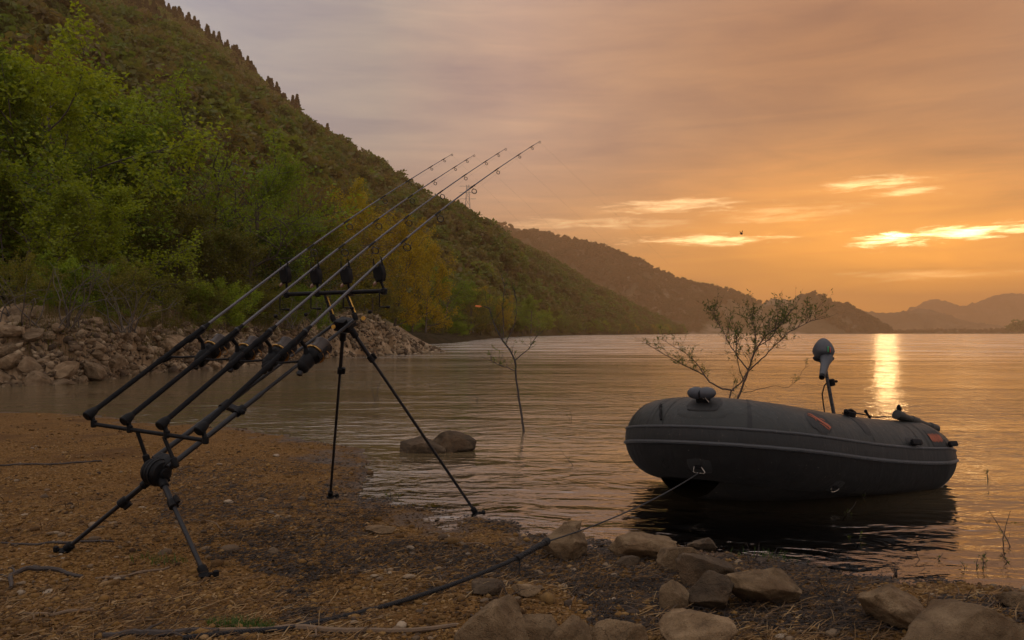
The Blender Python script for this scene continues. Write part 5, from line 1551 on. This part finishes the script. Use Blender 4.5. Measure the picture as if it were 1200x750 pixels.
sweep(.02, TL_ - .02, R(-160), R(-16), 150, 24, .0016).build('belly_shade_panel', MAT['hull'], tb) if False else None
# blunt cone ends
for s_, sg in ((0, -1), (TL_, 1)):
    p, t, out, up = frame(s_); r = trad(s_)
    tube.lathe(p - t * .0 * sg, t * sg, [(-.002, r * .999), (.025, r * .93), (.045, r * .75), (.055, r * .4), (.057, .01)], 40)
tb = tube.build('tube', MAT['boat'], boat)
sweep(.0, TL_, R(-150), R(-6), 150, 26, .0035).build('belly_shade', MAT['hull'], tb)  # near-black skin: shade of the tube's underside put in as colour
def patch(s0, s1, a0, a1, ex, th_, name, mat, par=None, ns=16, na=12, round_=.0):
    """a pad hugging the tube with rounded outline"""
    b = MB(); vs = []; fs = []
    sm, am = (s0 + s1) / 2, (a0 + a1) / 2
    def pt(i, k, e):
        u, v = -1 + 2 * i / ns, -1 + 2 * k / na
        if round_ > 0:
            # squircle mapping
            uu = u * (1 - round_ * v * v * .5 * abs(u)); vv = v * (1 - round_ * u * u * .5 * abs(v)); u, v = uu, vv
        edge = max(abs(-1 + 2 * i / ns), abs(-1 + 2 * k / na)); ee = e if edge < .999 else 0.0003
        return tp_(sm + u * (s1 - s0) / 2, am + v * (a1 - a0) / 2, ee)
    for i in range(ns + 1):
        for k in range(na + 1): vs.append(pt(i, k, ex))
    for i in range(ns):
        for k in range(na): fs.append([i*(na+1)+k, i*(na+1)+k+1, (i+1)*(na+1)+k+1, (i+1)*(na+1)+k])
    b.add(vs, fs); return b.build(name, MAT[mat], par or tb)
# rubbing strake: dark band with two raised pipings
sweep(.03, TL_ - .03, R(-5), R(15), 150, 8, .0035).build('strake', MAT['boat_dark'], tb)
for an, rr in ((R(16), .0095), (R(-5), .0125)):
    pts = [tp_(.02 + (TL_ - .04) * i / 150, an, .004) for i in range(151)]
    MB().tube(pts, rr, 8).build('piping', MAT['strake'], tb)
# welded seams
for s_ in (.10, .42, .52, 1.02, 1.86, 2.35, TL_ / 2 + .25, TL_ / 2 - .05, TL_ - 1.5, TL_ - .45):
    sweep(s_ - .015, s_ + .015, R(-8), R(120), 2, 24, .0016).build('seam', MAT['boat'], tb); sweep(s_ + .015, s_ + .020, R(-8), R(120), 1, 24, .0009).build('seam', MAT['boat_dark'], tb)
MB().tube([tp_(.02 + .42 * k / 20, R(-47 - 10 * k / 20), .003) for k in range(21)], .0035, 6).build('keel_tape', MAT['tape'], tb)
# hull skin under the tubes
def hull():
    b = MB(); vs = []; fs = []; n = 40; m = 24
    xs0 = BL - TR
    for i in range(n + 1):
        x = .10 + (BL - TR * 1.1 - .10) * i / n
        hw = (HB + .16) * (.80 + .20 * min(1, x / .6))
        lim = BL - TR - HB * 1.28
        if x > lim:
            q = min(1, (x - lim) / (HB * 1.42)); hw = (HB + .16) * max(.02, (1 - q ** 2.4)) ** .48
        zt = bsheer(x) - TR * .70
        kd = .215 * (1 - .35 * max(0, (x - 1.3) / (BL - 1.3)) ** 3)
        for k in range(m + 1):
            v = -1 + 2 * k / m; zz = zt - kd * (1 - abs(v) ** 2.4) - .02 * (1 - v * v)
            vs.append((x, hw * v, zz))
    for i in range(n):
        for k in range(m): fs.append([i*(m+1)+k, i*(m+1)+k+1, (i+1)*(m+1)+k+1, (i+1)*(m+1)+k])
    b.add(vs, fs); b.build('hull', MAT['hull'], boat, auto=False)
    # slatted floor inside
    for k in range(9):
        x = .30 + k * .20; MB().box((x, 0, bsheer(x) - .10), X, Y, Z, .09, HB - .22 if k < 8 else .2, .010).build('floor_slat', MAT['wood'], boat, False)
    MB().box((.28, 0, .02), Y, Z, X, HB - TR + .06, .21, .016).build('transom', MAT['wood'], boat, False)
    MB().box((1.25, 0, .10), X, Y, Z, .11, HB - .14, .012).build('bench', MAT['wood'], boat, False)
hull()
def s_for_px(px, ang):
    best = min(range(0, 400), key=lambda j: abs(pix(BM @ tp_(TL_ / 2 * j / 400, ang))[0] - px)); return TL_ / 2 * best / 400
# bow carry handle on its pad
sh = s_for_px(825, R(62))
patch(sh - .13, sh + .12, R(28), R(82), .004, .004, 'handle_pad', 'boat', None, round_=.35)
patch(sh - .085, sh + .075, R(38), R(72), .010, .004, 'handle_pad', 'boat_dark', None, round_=.3)
p, t_, out, up = frame(sh); an = R(60); nrm = (out * math.cos(an) + up * math.sin(an)).normalized(); tg = nrm.cross(t_).normalized()
c0 = tp_(sh, an, .005)
hz = Vector((0, 0, 1))
h = MB()
h.box(c0 + nrm * .022, t_, tg, nrm, .042, .026, .026, .9); hd = h.build('carry_handle', MAT['rubber'], boat)
h = MB()
for s_ in (-1, 1): h.ball(c0 + nrm * .062 + t_ * .036 * s_, t_, tg, nrm, .062, .046, .038, 18, 12)
h.build('handle_grip', MAT['motor'], hd)
MB().tube([c0 + nrm * .082 - tg * .036, c0 + nrm * .090, c0 + nrm * .082 + tg * .034, c0 + nrm * .045 + tg * .045], .004, 8).build('handle_strap', MAT['rubber'], hd)
MB().tube([c0 + nrm * .04 + tg * .04 - t_ * .02, c0 + nrm * .055 + tg * .05 - t_ * .045, c0 + nrm * .02 + tg * .045 - t_ * .06], .0025, 6).build('shackle', MAT['steel'], hd)
# rings
def dring(px, py_ang, w, name, closed=True):
    s_ = s_for_px(px, py_ang); patch(s_ - .06, s_ + .06, py_ang - R(15), py_ang + R(15), .004, .004, 'ring_patch', 'boat_dark', None, round_=.5)
    p, t, out, up = frame(s_); n = (out * math.cos(py_ang) + up * math.sin(py_ang)).normalized(); g = n.cross(t).normalized(); c = tp_(s_, py_ang, .008)
    if g.z > 0: g = -g
    if closed:
        pts = [c + t * -.026, c + t * .026, c + t * .040 + g * .034 + n * .006, c + t * .030 + g * .042 + n * .008, c - t * .030 + g * .042 + n * .008, c - t * .040 + g * .034 + n * .006, c + t * -.026]
    else:
        pts = [c + (t * math.cos(a) * -1 + g * math.sin(a)) * .034 + n * (.004 + .006 * math.sin(a)) for a in [math.pi * .0 + math.pi * 1.0 * k / 12 for k in range(13)]]
    o = MB().tube(pts, .0034, 8).build(name, MAT['steel'], boat)
    MB().box(c, t, g, n, .022, .012, .005).build('ring_loop', MAT['rubber'], o)
    return c
CR = dring(818, R(-40), .04, 'tow_ring')
dring(978, R(-55), .035, 'side_ring', False)
# bow ring hanging at the far left and top clip
sb = TL_ / 2 - .05
cpt = tp_(sb, R(-38), .01); MB().ring(cpt, frame(sb)[1], .032, .0028, 18, 6).build('bow_ring', MAT['rubber'], boat)
cpt = tp_(sb, R(35), .006); b = MB().tube([tp_(sb + .02 * k, R(25 + k * 7), .008 + .006 * (k % 2)) for k in range(5)], .007, 7); b.build('bow_clip', MAT['rubber'], boat)
# printed orange emblem on an oval pad, and the orange plate near the stern
se = s_for_px(957, R(48)); patch(se - .095, se + .085, R(20), R(62), .004, .003, 'emblem_pad', 'boat_dark', None, round_=.7)
def stroke(name, s_c, a_c, pts, w, mat, ex=.0065, sscale=1.0):
    b = MB(); P = []
    n = len(pts)
    for i, (x, y, ww) in enumerate(pts):
        x0, y0, _ = pts[max(i-1, 0)]; x1, y1, _ = pts[min(i+1, n-1)]
        dx, dy = x1 - x0, y1 - y0; l = math.hypot(dx, dy) or 1; nx_, ny_ = -dy / l, dx / l
        for sg in (1, -1):
            s_ = s_c + (x + nx_ * ww * w * sg) * sscale; a = a_c + (y + ny_ * ww * w * sg) / TR
            P.append((s_, a))
    vs = [tp_(s_, a, ex) for s_, a in P]; fs = [[2*i, 2*i+1, 2*i+3, 2*i+2] for i in range(n - 1)]
    b.add(vs, fs); b.build(name, MAT[mat], tb, auto=False)
EM = [(.055, .055, .4), (.030, .048, 1.0), (.010, .026, 1.2), (-.004, .004, 1.1), (-.022, -.014, 1.4), (-.048, -.030, 1.7), (-.060, -.044, 1.2), (-.052, -.056, .5)]
stroke('emblem', se, R(41), EM, .0075, 'patch_orange')
stroke('emblem', se, R(41), [(.060, .040, .3), (.035, .024, .9), (.020, .010, .8), (.026, -.008, .3)], .0065, 'patch_orange')
stroke('emblem', se, R(41), [(-.010, .022, .3), (-.030, .016, .9), (-.046, .002, .4)], .0060, 'patch_orange')
stroke('emblem', se, R(41), [(.006, -.020, .3), (-.012, -.036, .8), (-.030, -.052, .9), (-.048, -.066, .3)], .0055, 'patch_orange')
so = s_for_px(1096, R(32)); 
patch(so - .085, so + .075, R(16), R(50), .004, .003, 'name_plate', 'boat_dark', None, round_=.1)
for k, (x, y, l) in enumerate([(.060, .0, .03), (.040, .004, .034), (.022, .0, .030), (.002, .003, .036), (-.018, -.002, .030), (-.040, .002, .034), (-.058, .0, .026)]):
    stroke('plate_mark', so, R(33), [(x + .006, l, .6), (x - .002, l * .3, 1), (x + .003, -l * .4, 1), (x - .005, -l, .6)], .0078, 'patch_orange')
# grab cleats
def cleat(px, ang, L=.085, name='cleat'):
    s_ = s_for_px(px, ang); p, t, out, up = frame(s_); n = (out * math.cos(ang) + up * math.sin(ang)).normalized(); g = n.cross(t).normalized(); c = tp_(s_, ang, .003)
    patch(s_ - L * .8, s_ + L * .8, ang - R(12), ang + R(12), .004, .003, 'cleat_base', 'boat_dark', None, round_=.5)
    b = MB().box(c + n * .014, t, g, n, L * .30, .014, .014); b.box(c + n * .033, t, g, n, L * .62, .018, .009); b.build(name, MAT['rubber'], boat)
cleat(1069, R(22)); cleat(1112, R(22), .07)
# oar clamp and strap
so2 = s_for_px(994, R(74)); p, t, out, up = frame(so2); an = R(72); n = (out * math.cos(an) + up * math.sin(an)).normalized(); g = n.cross(t).normalized(); c = tp_(so2, an, .002)
patch(so2 - .05, so2 + .045, R(28), R(95), .004, .003, 'clamp_pad', 'boat_dark', None, round_=.3)
b = MB().box(c + n * .016, t, g, n, .040, .022, .018); b.tube([c + n * .03 - t * .05, c + n * .045, c + n * .03 + t * .045], .009, 8); b.ball(c + n * .03 + t * .045, t, g, n, .016, .016, .016); b.build('oar_clamp', MAT['rubber'], boat)
# grab line along the top
pts = []
for k in range(31):
    q = k / 30; s_ = so2 + (s_for_px(1100, R(80)) - so2) * q; pts.append(tp_(s_, R(84), .012 + .012 * math.sin(math.pi * (q * 3 % 1))))
MB().tube(pts, .0045, 7).build('grab_line', MAT['rubber'], boat)
# folded oar lying on the near tube: a thing of its own
def w2(pl): return BM @ pl
sA, sB = s_for_px(1050, R(80)), s_for_px(1103, R(80))
oA, oB = w2(tp_(sA, R(80), .045)), w2(tp_(sB, R(80), .040))
oar = empty('oar', oA); tag(oar, 'folded oar shaft strapped on top of the boat tube near the stern', 'oar')
d = dirn(oA, oB); L_ = (oB - oA).length
MB().lathe((0, 0, 0), d, [(-.010, .016), (-.006, .034), (.06, .036), (.066, .028), (L_ * .35, .027), (L_ * .36, .033), (L_ * .52, .033), (L_ * .53, .026), (L_ * .82, .025), (L_ * .83, .034), (L_, .034), (L_ + .006, .018)], 14).build('shaft', MAT['boat'], oar)
MB().tube([Vector((0, 0, .02)) + d * .03, Vector((0, 0, .055)) + d * .028, Vector((0, 0, .075)) + d * .02], [.016, .018, .009], 10).build('grip', MAT['rubber'], oar)
for f in (.42, .95):
    MB().ring(d * (L_ * f), d, .027, .004, 16, 6).build('strap_ring', MAT['rubber'], oar)
    q = d * (L_ * f); MB().tube([q + Vector((0, -.02, -.01)), q + Vector((.01, -.045, -.04)), q + Vector((.02, -.06, -.075))], [.008, .007, .004], 7).build('strap_tail', MAT['rubber'], oar)
# tiller style lever sticking up behind the tube
lv = empty('tiller_lever', w2(Vector((.62, .10, .18)))); tag(lv, 'thin dark lever sticking up over the boat tube between motor and oar', 'lever')
q0 = at(1028, 500, 6.1); q1 = at(1014.5, 482, 6.0); lv.location = q0
MB().tube([(0, 0, -.16), (0, 0, -.02), q1 - q0], [.007, .008, .010], 8).build('lever_rod', MAT['rubber'], lv)
MB().ball(q1 - q0, X, Y, Z, .012, .012, .014).build('lever_knob', MAT['rubber'], lv)
MB().tube([(-.18 + .03 * k, 0, -.05 + .07 * math.sin(math.pi * k / 7)) for k in range(8)], .003, 6).build('lever_cable', MAT['rubber'], lv)

# ------------------------------------------------------------------ electric trolling motor
MD = 6.35
mt = empty('trolling_motor', at(979, 500, MD)); MP = Vector(mt.location); tag(mt, 'grey electric trolling motor tilted up on the boat transom', 'boat motor')
def mbp(b, name, mat, par=None):
    b.v = [v - MP for v in b.v]; return b.build(name, MAT[mat], par or mt)
sh0, sh1 = at(978.5, 492, MD), at(968, 436, MD)
ax = dirn(sh0, sh1)
mbp(MB().tube([sh0 - ax * .55, sh1 + ax * .02], .0145, 14), 'shaft', 'shaft')
mbp(MB().lathe(at(974.5, 448, MD) - ax * .03, ax, [(0, .016), (.004, .026), (.05, .027), (.056, .018)], 14).lathe(at(977, 447, MD), X, [(0, .008), (.02, .012), (.03, .008)], 10), 'depth_collar', 'rubber')
mbp(MB().tube([sh0 - ax * .06 - Y * .01, sh0 - ax * .06 + Y * .06], [.04, .04], 12), 'transom_clamp', 'rubber')
hc = at(965, 414, MD)
hx, hy = X, Y
def headfn(x, y, z):
    k = 1.0 - .22 * max(0, z) ** 1.2 - .50 * max(0, -z) ** 1.2
    return x * k, y * k, z
hd = mbp(MB().ball(hc + Z * .014, X, Y, Z, .080, .110, .108, 28, 20, headfn), 'motor_head', 'motor')
mbp(MB().ball(hc - Z * .040, X, Y, Z, .078, .102, .034, 24, 10), 'head_base', 'rubber')
# tiller handle pointing at us and down
ha = hc - Y * .06 - Z * .035; hb_ = at(963.5, 440, MD - .25)
hn = mbp(MB().tube([ha, ha.lerp(hb_, .35), ha.lerp(hb_, .8), hb_], [.052, .034, .026, .022], 16), 'tiller', 'motor', None)
mbp(MB().tube([hb_ - dirn(ha, hb_) * .005, hb_ + dirn(ha, hb_) * .03], .021, 14), 'tiller_grip', 'rubber')
# small printed gauge marks on the head
for (x, z, c_) in ((-.006, .035, 'green_mark'), (.008, .030, 'red_mark')):
    mbp(MB().box(hc + Vector((x, -.108 + .0, z)), X, Z, Y, .0035, .022, .012), 'gauge_mark', c_, hd)
cab = [at(971, 446, MD), at(966, 452, MD), at(963.5, 462, MD), at(965, 474, MD), at(967, 488, MD), at(968, 500, MD)]
mbp(MB().tube(cab, .0055, 8), 'cable', 'rubber')

# ------------------------------------------------------------------ mooring rope
ring_w = w2(CR) + Vector((0, -.03, -.03))
def sag(a, b, n, s): return [a.lerp(b, i / n) - Z * (s * 4 * (i / n) * (1 - i / n)) for i in range(n + 1)]
kn = at(640, 635, 3.62); k2 = at(608, 653, 3.40); g1 = gpt(335, 741) + Z * .012
rope = empty('mooring_rope', g1); RP = Vector(rope.location); tag(rope, 'dark mooring rope running from the boat ring down across the beach', 'rope')
def rb(b, name, mat, par=None): b.v = [v - RP for v in b.v]; return b.build(name, MAT[mat], par or rope)
rb(MB().tube(sag(ring_w, kn, 24, .035), .0036, 8), 'thin_cord', 'rope_thin')
def strands(path, R_, r_, turns, n=220):
    out = []
    for k in range(3):
        pts = []
        for i in range(n + 1):
            t = i / n * (len(path) - 1); j = min(int(t), len(path) - 2); p = path[j].lerp(path[j+1], t - j); d = (path[j+1] - path[j]).normalized(); a = d.cross(Z).normalized(); b_ = d.cross(a)
            th_ = turns * 2 * math.pi * i / n + k * 2 * math.pi / 3; pts.append(p + (a * math.cos(th_) + b_ * math.sin(th_)) * R_)
        out.append(pts)
    return out
b = MB()
for pts in strands(sag(kn, k2, 6, .0), .0065, .0062, 5, 60): b.tube(pts, .0066, 6)
for pts in strands(sag(k2, g1, 14, .03), .0046, .0050, 42, 300): b.tube(pts, .0050, 6)
rb(b, 'twisted_rope', 'rope')
b = MB()
for q, r_ in ((kn, .016), (kn.lerp(k2, .25), .013), (k2, .013)):
    for k in range(5): b.ring(q + dirn(kn, k2) * (.006 * (k - 2)), dirn(kn, k2) + Vector((.3 * math.sin(k * 2), .2, .3 * math.cos(k))), r_ * .75, r_ * .36, 12, 6)
rb(b, 'knot', 'rope')
tl = [k2, k2 + Vector((.004, 0, -.03)), k2 + Vector((.002, -.01, -.06)), k2 + Vector((.012, -.01, -.085))]
rb(MB().tube(tl, [.004, .0035, .003, .002], 7), 'rope_end', 'rope')
gp2 = [g1] + [gpt(a, b_) + Z * .012 for a, b_ in ((310, 743), (270, 746), (215, 752))]
b = MB()
for pts in strands(gp2, .0046, .0050, 12, 80): b.tube(pts, .0050, 6)
rb(b, 'ground_rope', 'rope')

# ------------------------------------------------------------------ shrubs standing in the lake
class Plant:
    def __init__(s, D, seed): s.T = Tubes(); s.D = D; s.rg = np.random.default_rng(seed); s.LP = []; s.st = []
    def stem(s, pts, r0, r1, dz=0.0, k=6):
        P = []; n = len(pts); off = 0
        for i, (x, y) in enumerate(pts):
            P.append(np.array(at(x, y, s.D + dz * i / (n - 1))))
        # resample smooth
        P = np.array(P); t = np.linspace(0, n - 1, (n - 1) * 4 + 1); Q = np.stack([np.interp(t, range(n), P[:, j]) for j in range(3)], 1)
        Q[1:-1] = (Q[:-2] + 2 * Q[1:-1] + Q[2:]) / 4; Q += s.rg.normal(size=Q.shape) * .003
        s.T.add(Q, np.linspace(r0, r1, len(Q)), k); s.st.append((Q, r0, r1)); return Q
    def twigs(s, Q, n, L, r, f0=.2, up=.8, leaf=.0, nl=8, spread=.8, sub=2):
        for i in range(n):
            k = int(s.rg.uniform(f0, 1) * (len(Q) - 2)); p = Q[k]; d0 = Q[k+1] - Q[k]; d0 = d0 / (np.linalg.norm(d0) + 1e-9)
            d = d0 * .6 + s.rg.normal(size=3) * spread + np.array([0, 0, up]); d /= np.linalg.norm(d); l = L * s.rg.uniform(.5, 1.25); pts = [p]
            for j in range(5): d = d + s.rg.normal(size=3) * .16 + np.array([0, 0, up * .10]); d /= np.linalg.norm(d); pts.append(pts[-1] + d * l / 5)
            pts = np.array(pts); s.T.add(pts, np.linspace(r, r * .3, 6), 4)
            if leaf > 0:
                m = s.rg.poisson(nl)
                w = s.rg.uniform(1, 4.99, m); ii = w.astype(int); s.LP.append(pts[ii] + (pts[np.minimum(ii + 1, 5)] - pts[ii]) * (w - ii)[:, None] + s.rg.normal(size=(m, 3)) * .004)
            if sub > 0 and l > .1: s.twigs(pts, sub, l * .5, r * .6, .2, up, leaf, nl * .7, spread, 0)
    def build(s, name, label, cat, leafsz, bark='bark_warm', leafmat='sapling_leaf', loc=None, leafname='leaves'):
        t = empty(name, (0, 0, 0)); tag(t, label, cat)
        link('stems', s.T.mesh('stems', MAT[bark]), t)
        if s.LP and sum(len(a) for a in s.LP): link(leafname, leaves_mesh(leafname, np.concatenate(s.LP), leafsz, MAT[leafmat], s.rg, .24, -.7), t)
        return t
D_ = 7.6; pl = Plant(D_, 5)
A = pl.stem([(860, 484), (862.7, 472), (868, 458), (876.5, 437), (879.7, 426), (887, 407), (899, 392), (917, 379), (928, 362)], .012, .003, -.2)
Bq = pl.stem([(855, 484), (854, 471), (856, 458), (868, 449), (877, 434)], .009, .006, .1)
C1 = pl.stem([(860, 457), (847, 456), (832, 448), (823, 438), (804, 429), (783, 418), (766, 408), (759, 403)], .010, .0018, .25)
C2 = pl.stem([(826, 440), (817, 426), (804, 414), (786, 404), (776, 398)], .005, .0016, .3)
Dq = pl.stem([(877, 434), (866, 420), (857, 407), (847, 388), (838, 372), (830, 358)], .007, .0016, .3)
E = pl.stem([(878, 434), (893, 420), (908, 405), (926, 388), (945, 379), (966, 370)], .007, .0015, -.3)
Ff = pl.stem([(871, 461), (890, 456), (908, 452), (923, 455), (934, 447), (942, 432), (949, 428)], .0035, .0010, -.2)
G = pl.stem([(880, 425), (886, 400), (884, 380), (880, 362)], .006, .0013, .1)
H_ = pl.stem([(887, 407), (905, 395), (916, 378), (926, 354)], .005, .0012, .2)
I_ = pl.stem([(872, 450), (866, 430), (862, 405), (868, 380)], .005, .0012, -.3)
for Q, n, L_, f0, lf in ((A, 30, .26, .45, .02), (Dq, 22, .22, .3, .02), (E, 24, .22, .3, .02), (G, 20, .20, .2, .02), (H_, 16, .18, .2, .02), (I_, 14, .18, .4, .02), (C1, 16, .16, .35, .02), (C2, 10, .13, .2, .02), (Bq, 6, .18, .3, .02), (Ff, 5, .06, .6, .02)):
    pl.twigs(Q, int(n * 1.1), L_ * 1.25, .0019, f0, .62, lf, 8, .60, 2)
pl.build('willow_shrub', 'leafy young willow shrub growing out of the lake behind the boat bow', 'shrub', .033)

D_ = 8.9; pl = Plant(D_, 8)
A = pl.stem([(613.5, 512), (613.5, 505), (611, 484), (605.6, 453), (604, 420), (589, 400), (578, 378), (573, 361), (567, 359)], .0145, .0050, .1, 7)
B_ = pl.stem([(603, 434), (586, 428), (565, 418)], .0055, .0022, .2)
C_ = pl.stem([(604, 422), (618, 410), (628, 396), (640, 384)], .0055, .0022, -.3)
E_ = pl.stem([(589, 400), (591, 380), (588, 360), (592, 335), (586, 318)], .0055, .0022, .3)
F_ = pl.stem([(592, 404), (604, 380), (606, 355), (600, 330)], .0055, .0022, .2)
K_ = pl.stem([(578, 378), (585, 368), (592, 358)], .003, .001, .1)
for Q, n, L_ in ((A, 22, .20), (B_, 12, .17), (C_, 10, .16), (E_, 12, .15), (F_, 10, .15)): pl.twigs(Q, n, L_, .0022, .35, .7, .02, 2.2, .5, 1)
pl.build('sapling', 'thin crooked sapling standing alone in the lake, an orange leaf at its tip', 'sapling', .045, 'twig_dark')
o = MB(); p = at(565, 359, 9.0); o.add([p + Vector(q) for q in ((0, 0, 0), (-.03, 0, .012), (-.075, .01, .012), (-.08, 0, -.002), (-.03, -.005, -.012))], [[0, 1, 2, 3, 4]])
ol = o.build('orange_leaf', MAT['orange_leaf'], None, False, auto=False); ol.parent = bpy.data.objects['sapling']
pl = Plant(8.0, 9); A = pl.stem([(616, 330), (612, 322), (618, 312), (622, 306)], .002, .001)
# twig crowned sprig further left in the lake
def lake_sprig(px, py, h, n, seed, label, lean=0.0, leaf=.02, nl=2.5, bark='twig_dark'):
    p = gp(px, py); D = p.y; pl = Plant(D, seed); rg = pl.rg
    for i in range(n):
        q = np.array([p.x + rg.normal() * .02, p.y + rg.normal() * .02, -.05]); d = np.array([lean + rg.normal() * .3, rg.normal() * .2, 1.0]); pts = [q]
        for j in range(6): d = d + rg.normal(size=3) * .12; d /= np.linalg.norm(d); pts.append(pts[-1] + d * (h + .05) / 6)
        pts = np.array(pts); pl.T.add(pts, np.linspace(.0032, .001, 7), 5); pl.twigs(pts, 3, h * .3, .0011, .4, .5, .02, nl, .7, 0)
    pl.build('lake_sprig', label, 'plant', leaf, bark)
SPR = [(670, 492, .13, 2, 'short dark stub with twigs poking from the lake right of the sapling', 0), (672, 545, .22, 1, 'bent thin twig rising from the water between sapling and boat', -.5),
       (1178, 640, .20, 2, 'dark forked sprig in the water near the right edge', .1), (1160, 562, .09, 2, 'tiny sprig in the glowing water right of the boat', 0), (1086, 655, .05, 2, 'tiny green seedling in the shallows below the glow, leftmost', 0),
       (1152, 655, .05, 2, 'green seedling in the shallows near the right edge', 0), (1145, 665, .06, 3, 'little plant at the water edge lower right', 0), (1197, 658, .07, 3, 'green sprout touching the right edge', 0),
       (560, 470, .10, 3, 'sprig in the lake left of the sapling trunk', .2), (575, 432, .16, 4, 'faint leafy sprigs in the lake far left of the sapling', .2), (536, 435, .10, 3, 'leafy sprig in the lake by the end of the rocky outcrop', 0),
       (464, 583, .07, 3, 'dark weedy sprig in the shallows between the front legs', 0), (1003, 630, .06, 2, 'tiny sprig in the dark reflection below the boat', 0), (985, 600, .10, 1, 'single bent stalk under the boat hull', .6),
       (700, 395 + 30, .12, 2, 'faint sprig far out on the lake', 0), (440, 470, .35, 5, 'sparse water plant seen between the two front legs', 0), (1012, 585, .10, 1, 'thin stalk leaning against the boat', -.3), (233, 485, .05, 3, 'small green sprout at the cove edge left of the rods', 0)]
for k, (px, py, h, n, lab, ln) in enumerate(SPR): lake_sprig(px, py, h, n, 200 + k, lab, ln)
# sprigs and dead stalks among the shore litter
for k, (px, py, h, n, lab) in enumerate([(966 + 85, 676, .07, 5, 'dark tuft of dead stalks at the water edge below the stern'), (1078, 668, .06, 4, 'small dark dead tuft right of the other one'), (880, 662, .12, 3, 'dead stalk standing in the wrack behind the long wedge rock'),
                                         (965, 690, .09, 3, 'dry stalk standing in the litter right of the long wedge rock'), (598, 700, .10, 2, 'dry stalk standing before the front rocks'), (800, 735, .06, 2, 'dry stalk in the gravel left of the pale cut off rock')]):
    p = gpt(px, py); pl = Plant(p.y, 300 + k); rg = pl.rg
    for i in range(n):
        d = np.array([rg.normal() * .4, rg.normal() * .3, 1.0]); pts = [np.array(p) - [0, 0, .01]]
        for j in range(5): d = d + rg.normal(size=3) * .2; d /= np.linalg.norm(d); pts.append(pts[-1] + d * h / 5)
        pl.T.add(pts, np.linspace(.0026, .0008, 6), 5); pl.twigs(np.array(pts), 3, h * .35, .001, .3, .3, 0, 0, .7, 0)
    pl.build('dead_stalk', lab, 'plant', .02, 'twig_dark')

# ------------------------------------------------------------------ haze
hz_ = MB(); x0, x1, y0, y1, z0, z1 = -6400, 6400, -1400, 7300, -200.0, 330.0
me = bpy.data.meshes.new('haze')
me.from_pydata([(x0, y0, z0), (x1, y0, z0), (x1, y1, z0), (x0, y1, z0), (x0, y0, z1), (x1, y0, z1), (x1, y1, z1), (x0, y1, z1)], [], [[0, 3, 2, 1], [4, 5, 6, 7], [0, 1, 5, 4], [1, 2, 6, 5], [2, 3, 7, 6], [3, 0, 4, 7]])
hm = bpy.data.materials.new('haze'); hm.use_nodes = True; nt = hm.node_tree; nt.nodes.clear()
ho = nt.nodes.new('ShaderNodeOutputMaterial'); pv = nt.nodes.new('ShaderNodeVolumePrincipled')
pv.inputs['Color'].default_value = (.95, .60, .32, 1); pv.inputs['Density'].default_value = HAZE; pv.inputs['Anisotropy'].default_value = .55
nt.links.new(pv.outputs[0], ho.inputs['Volume']); me.materials.append(hm)
tag(link('haze', me), 'thin warm evening haze over the lake', 'haze', kind='stuff')
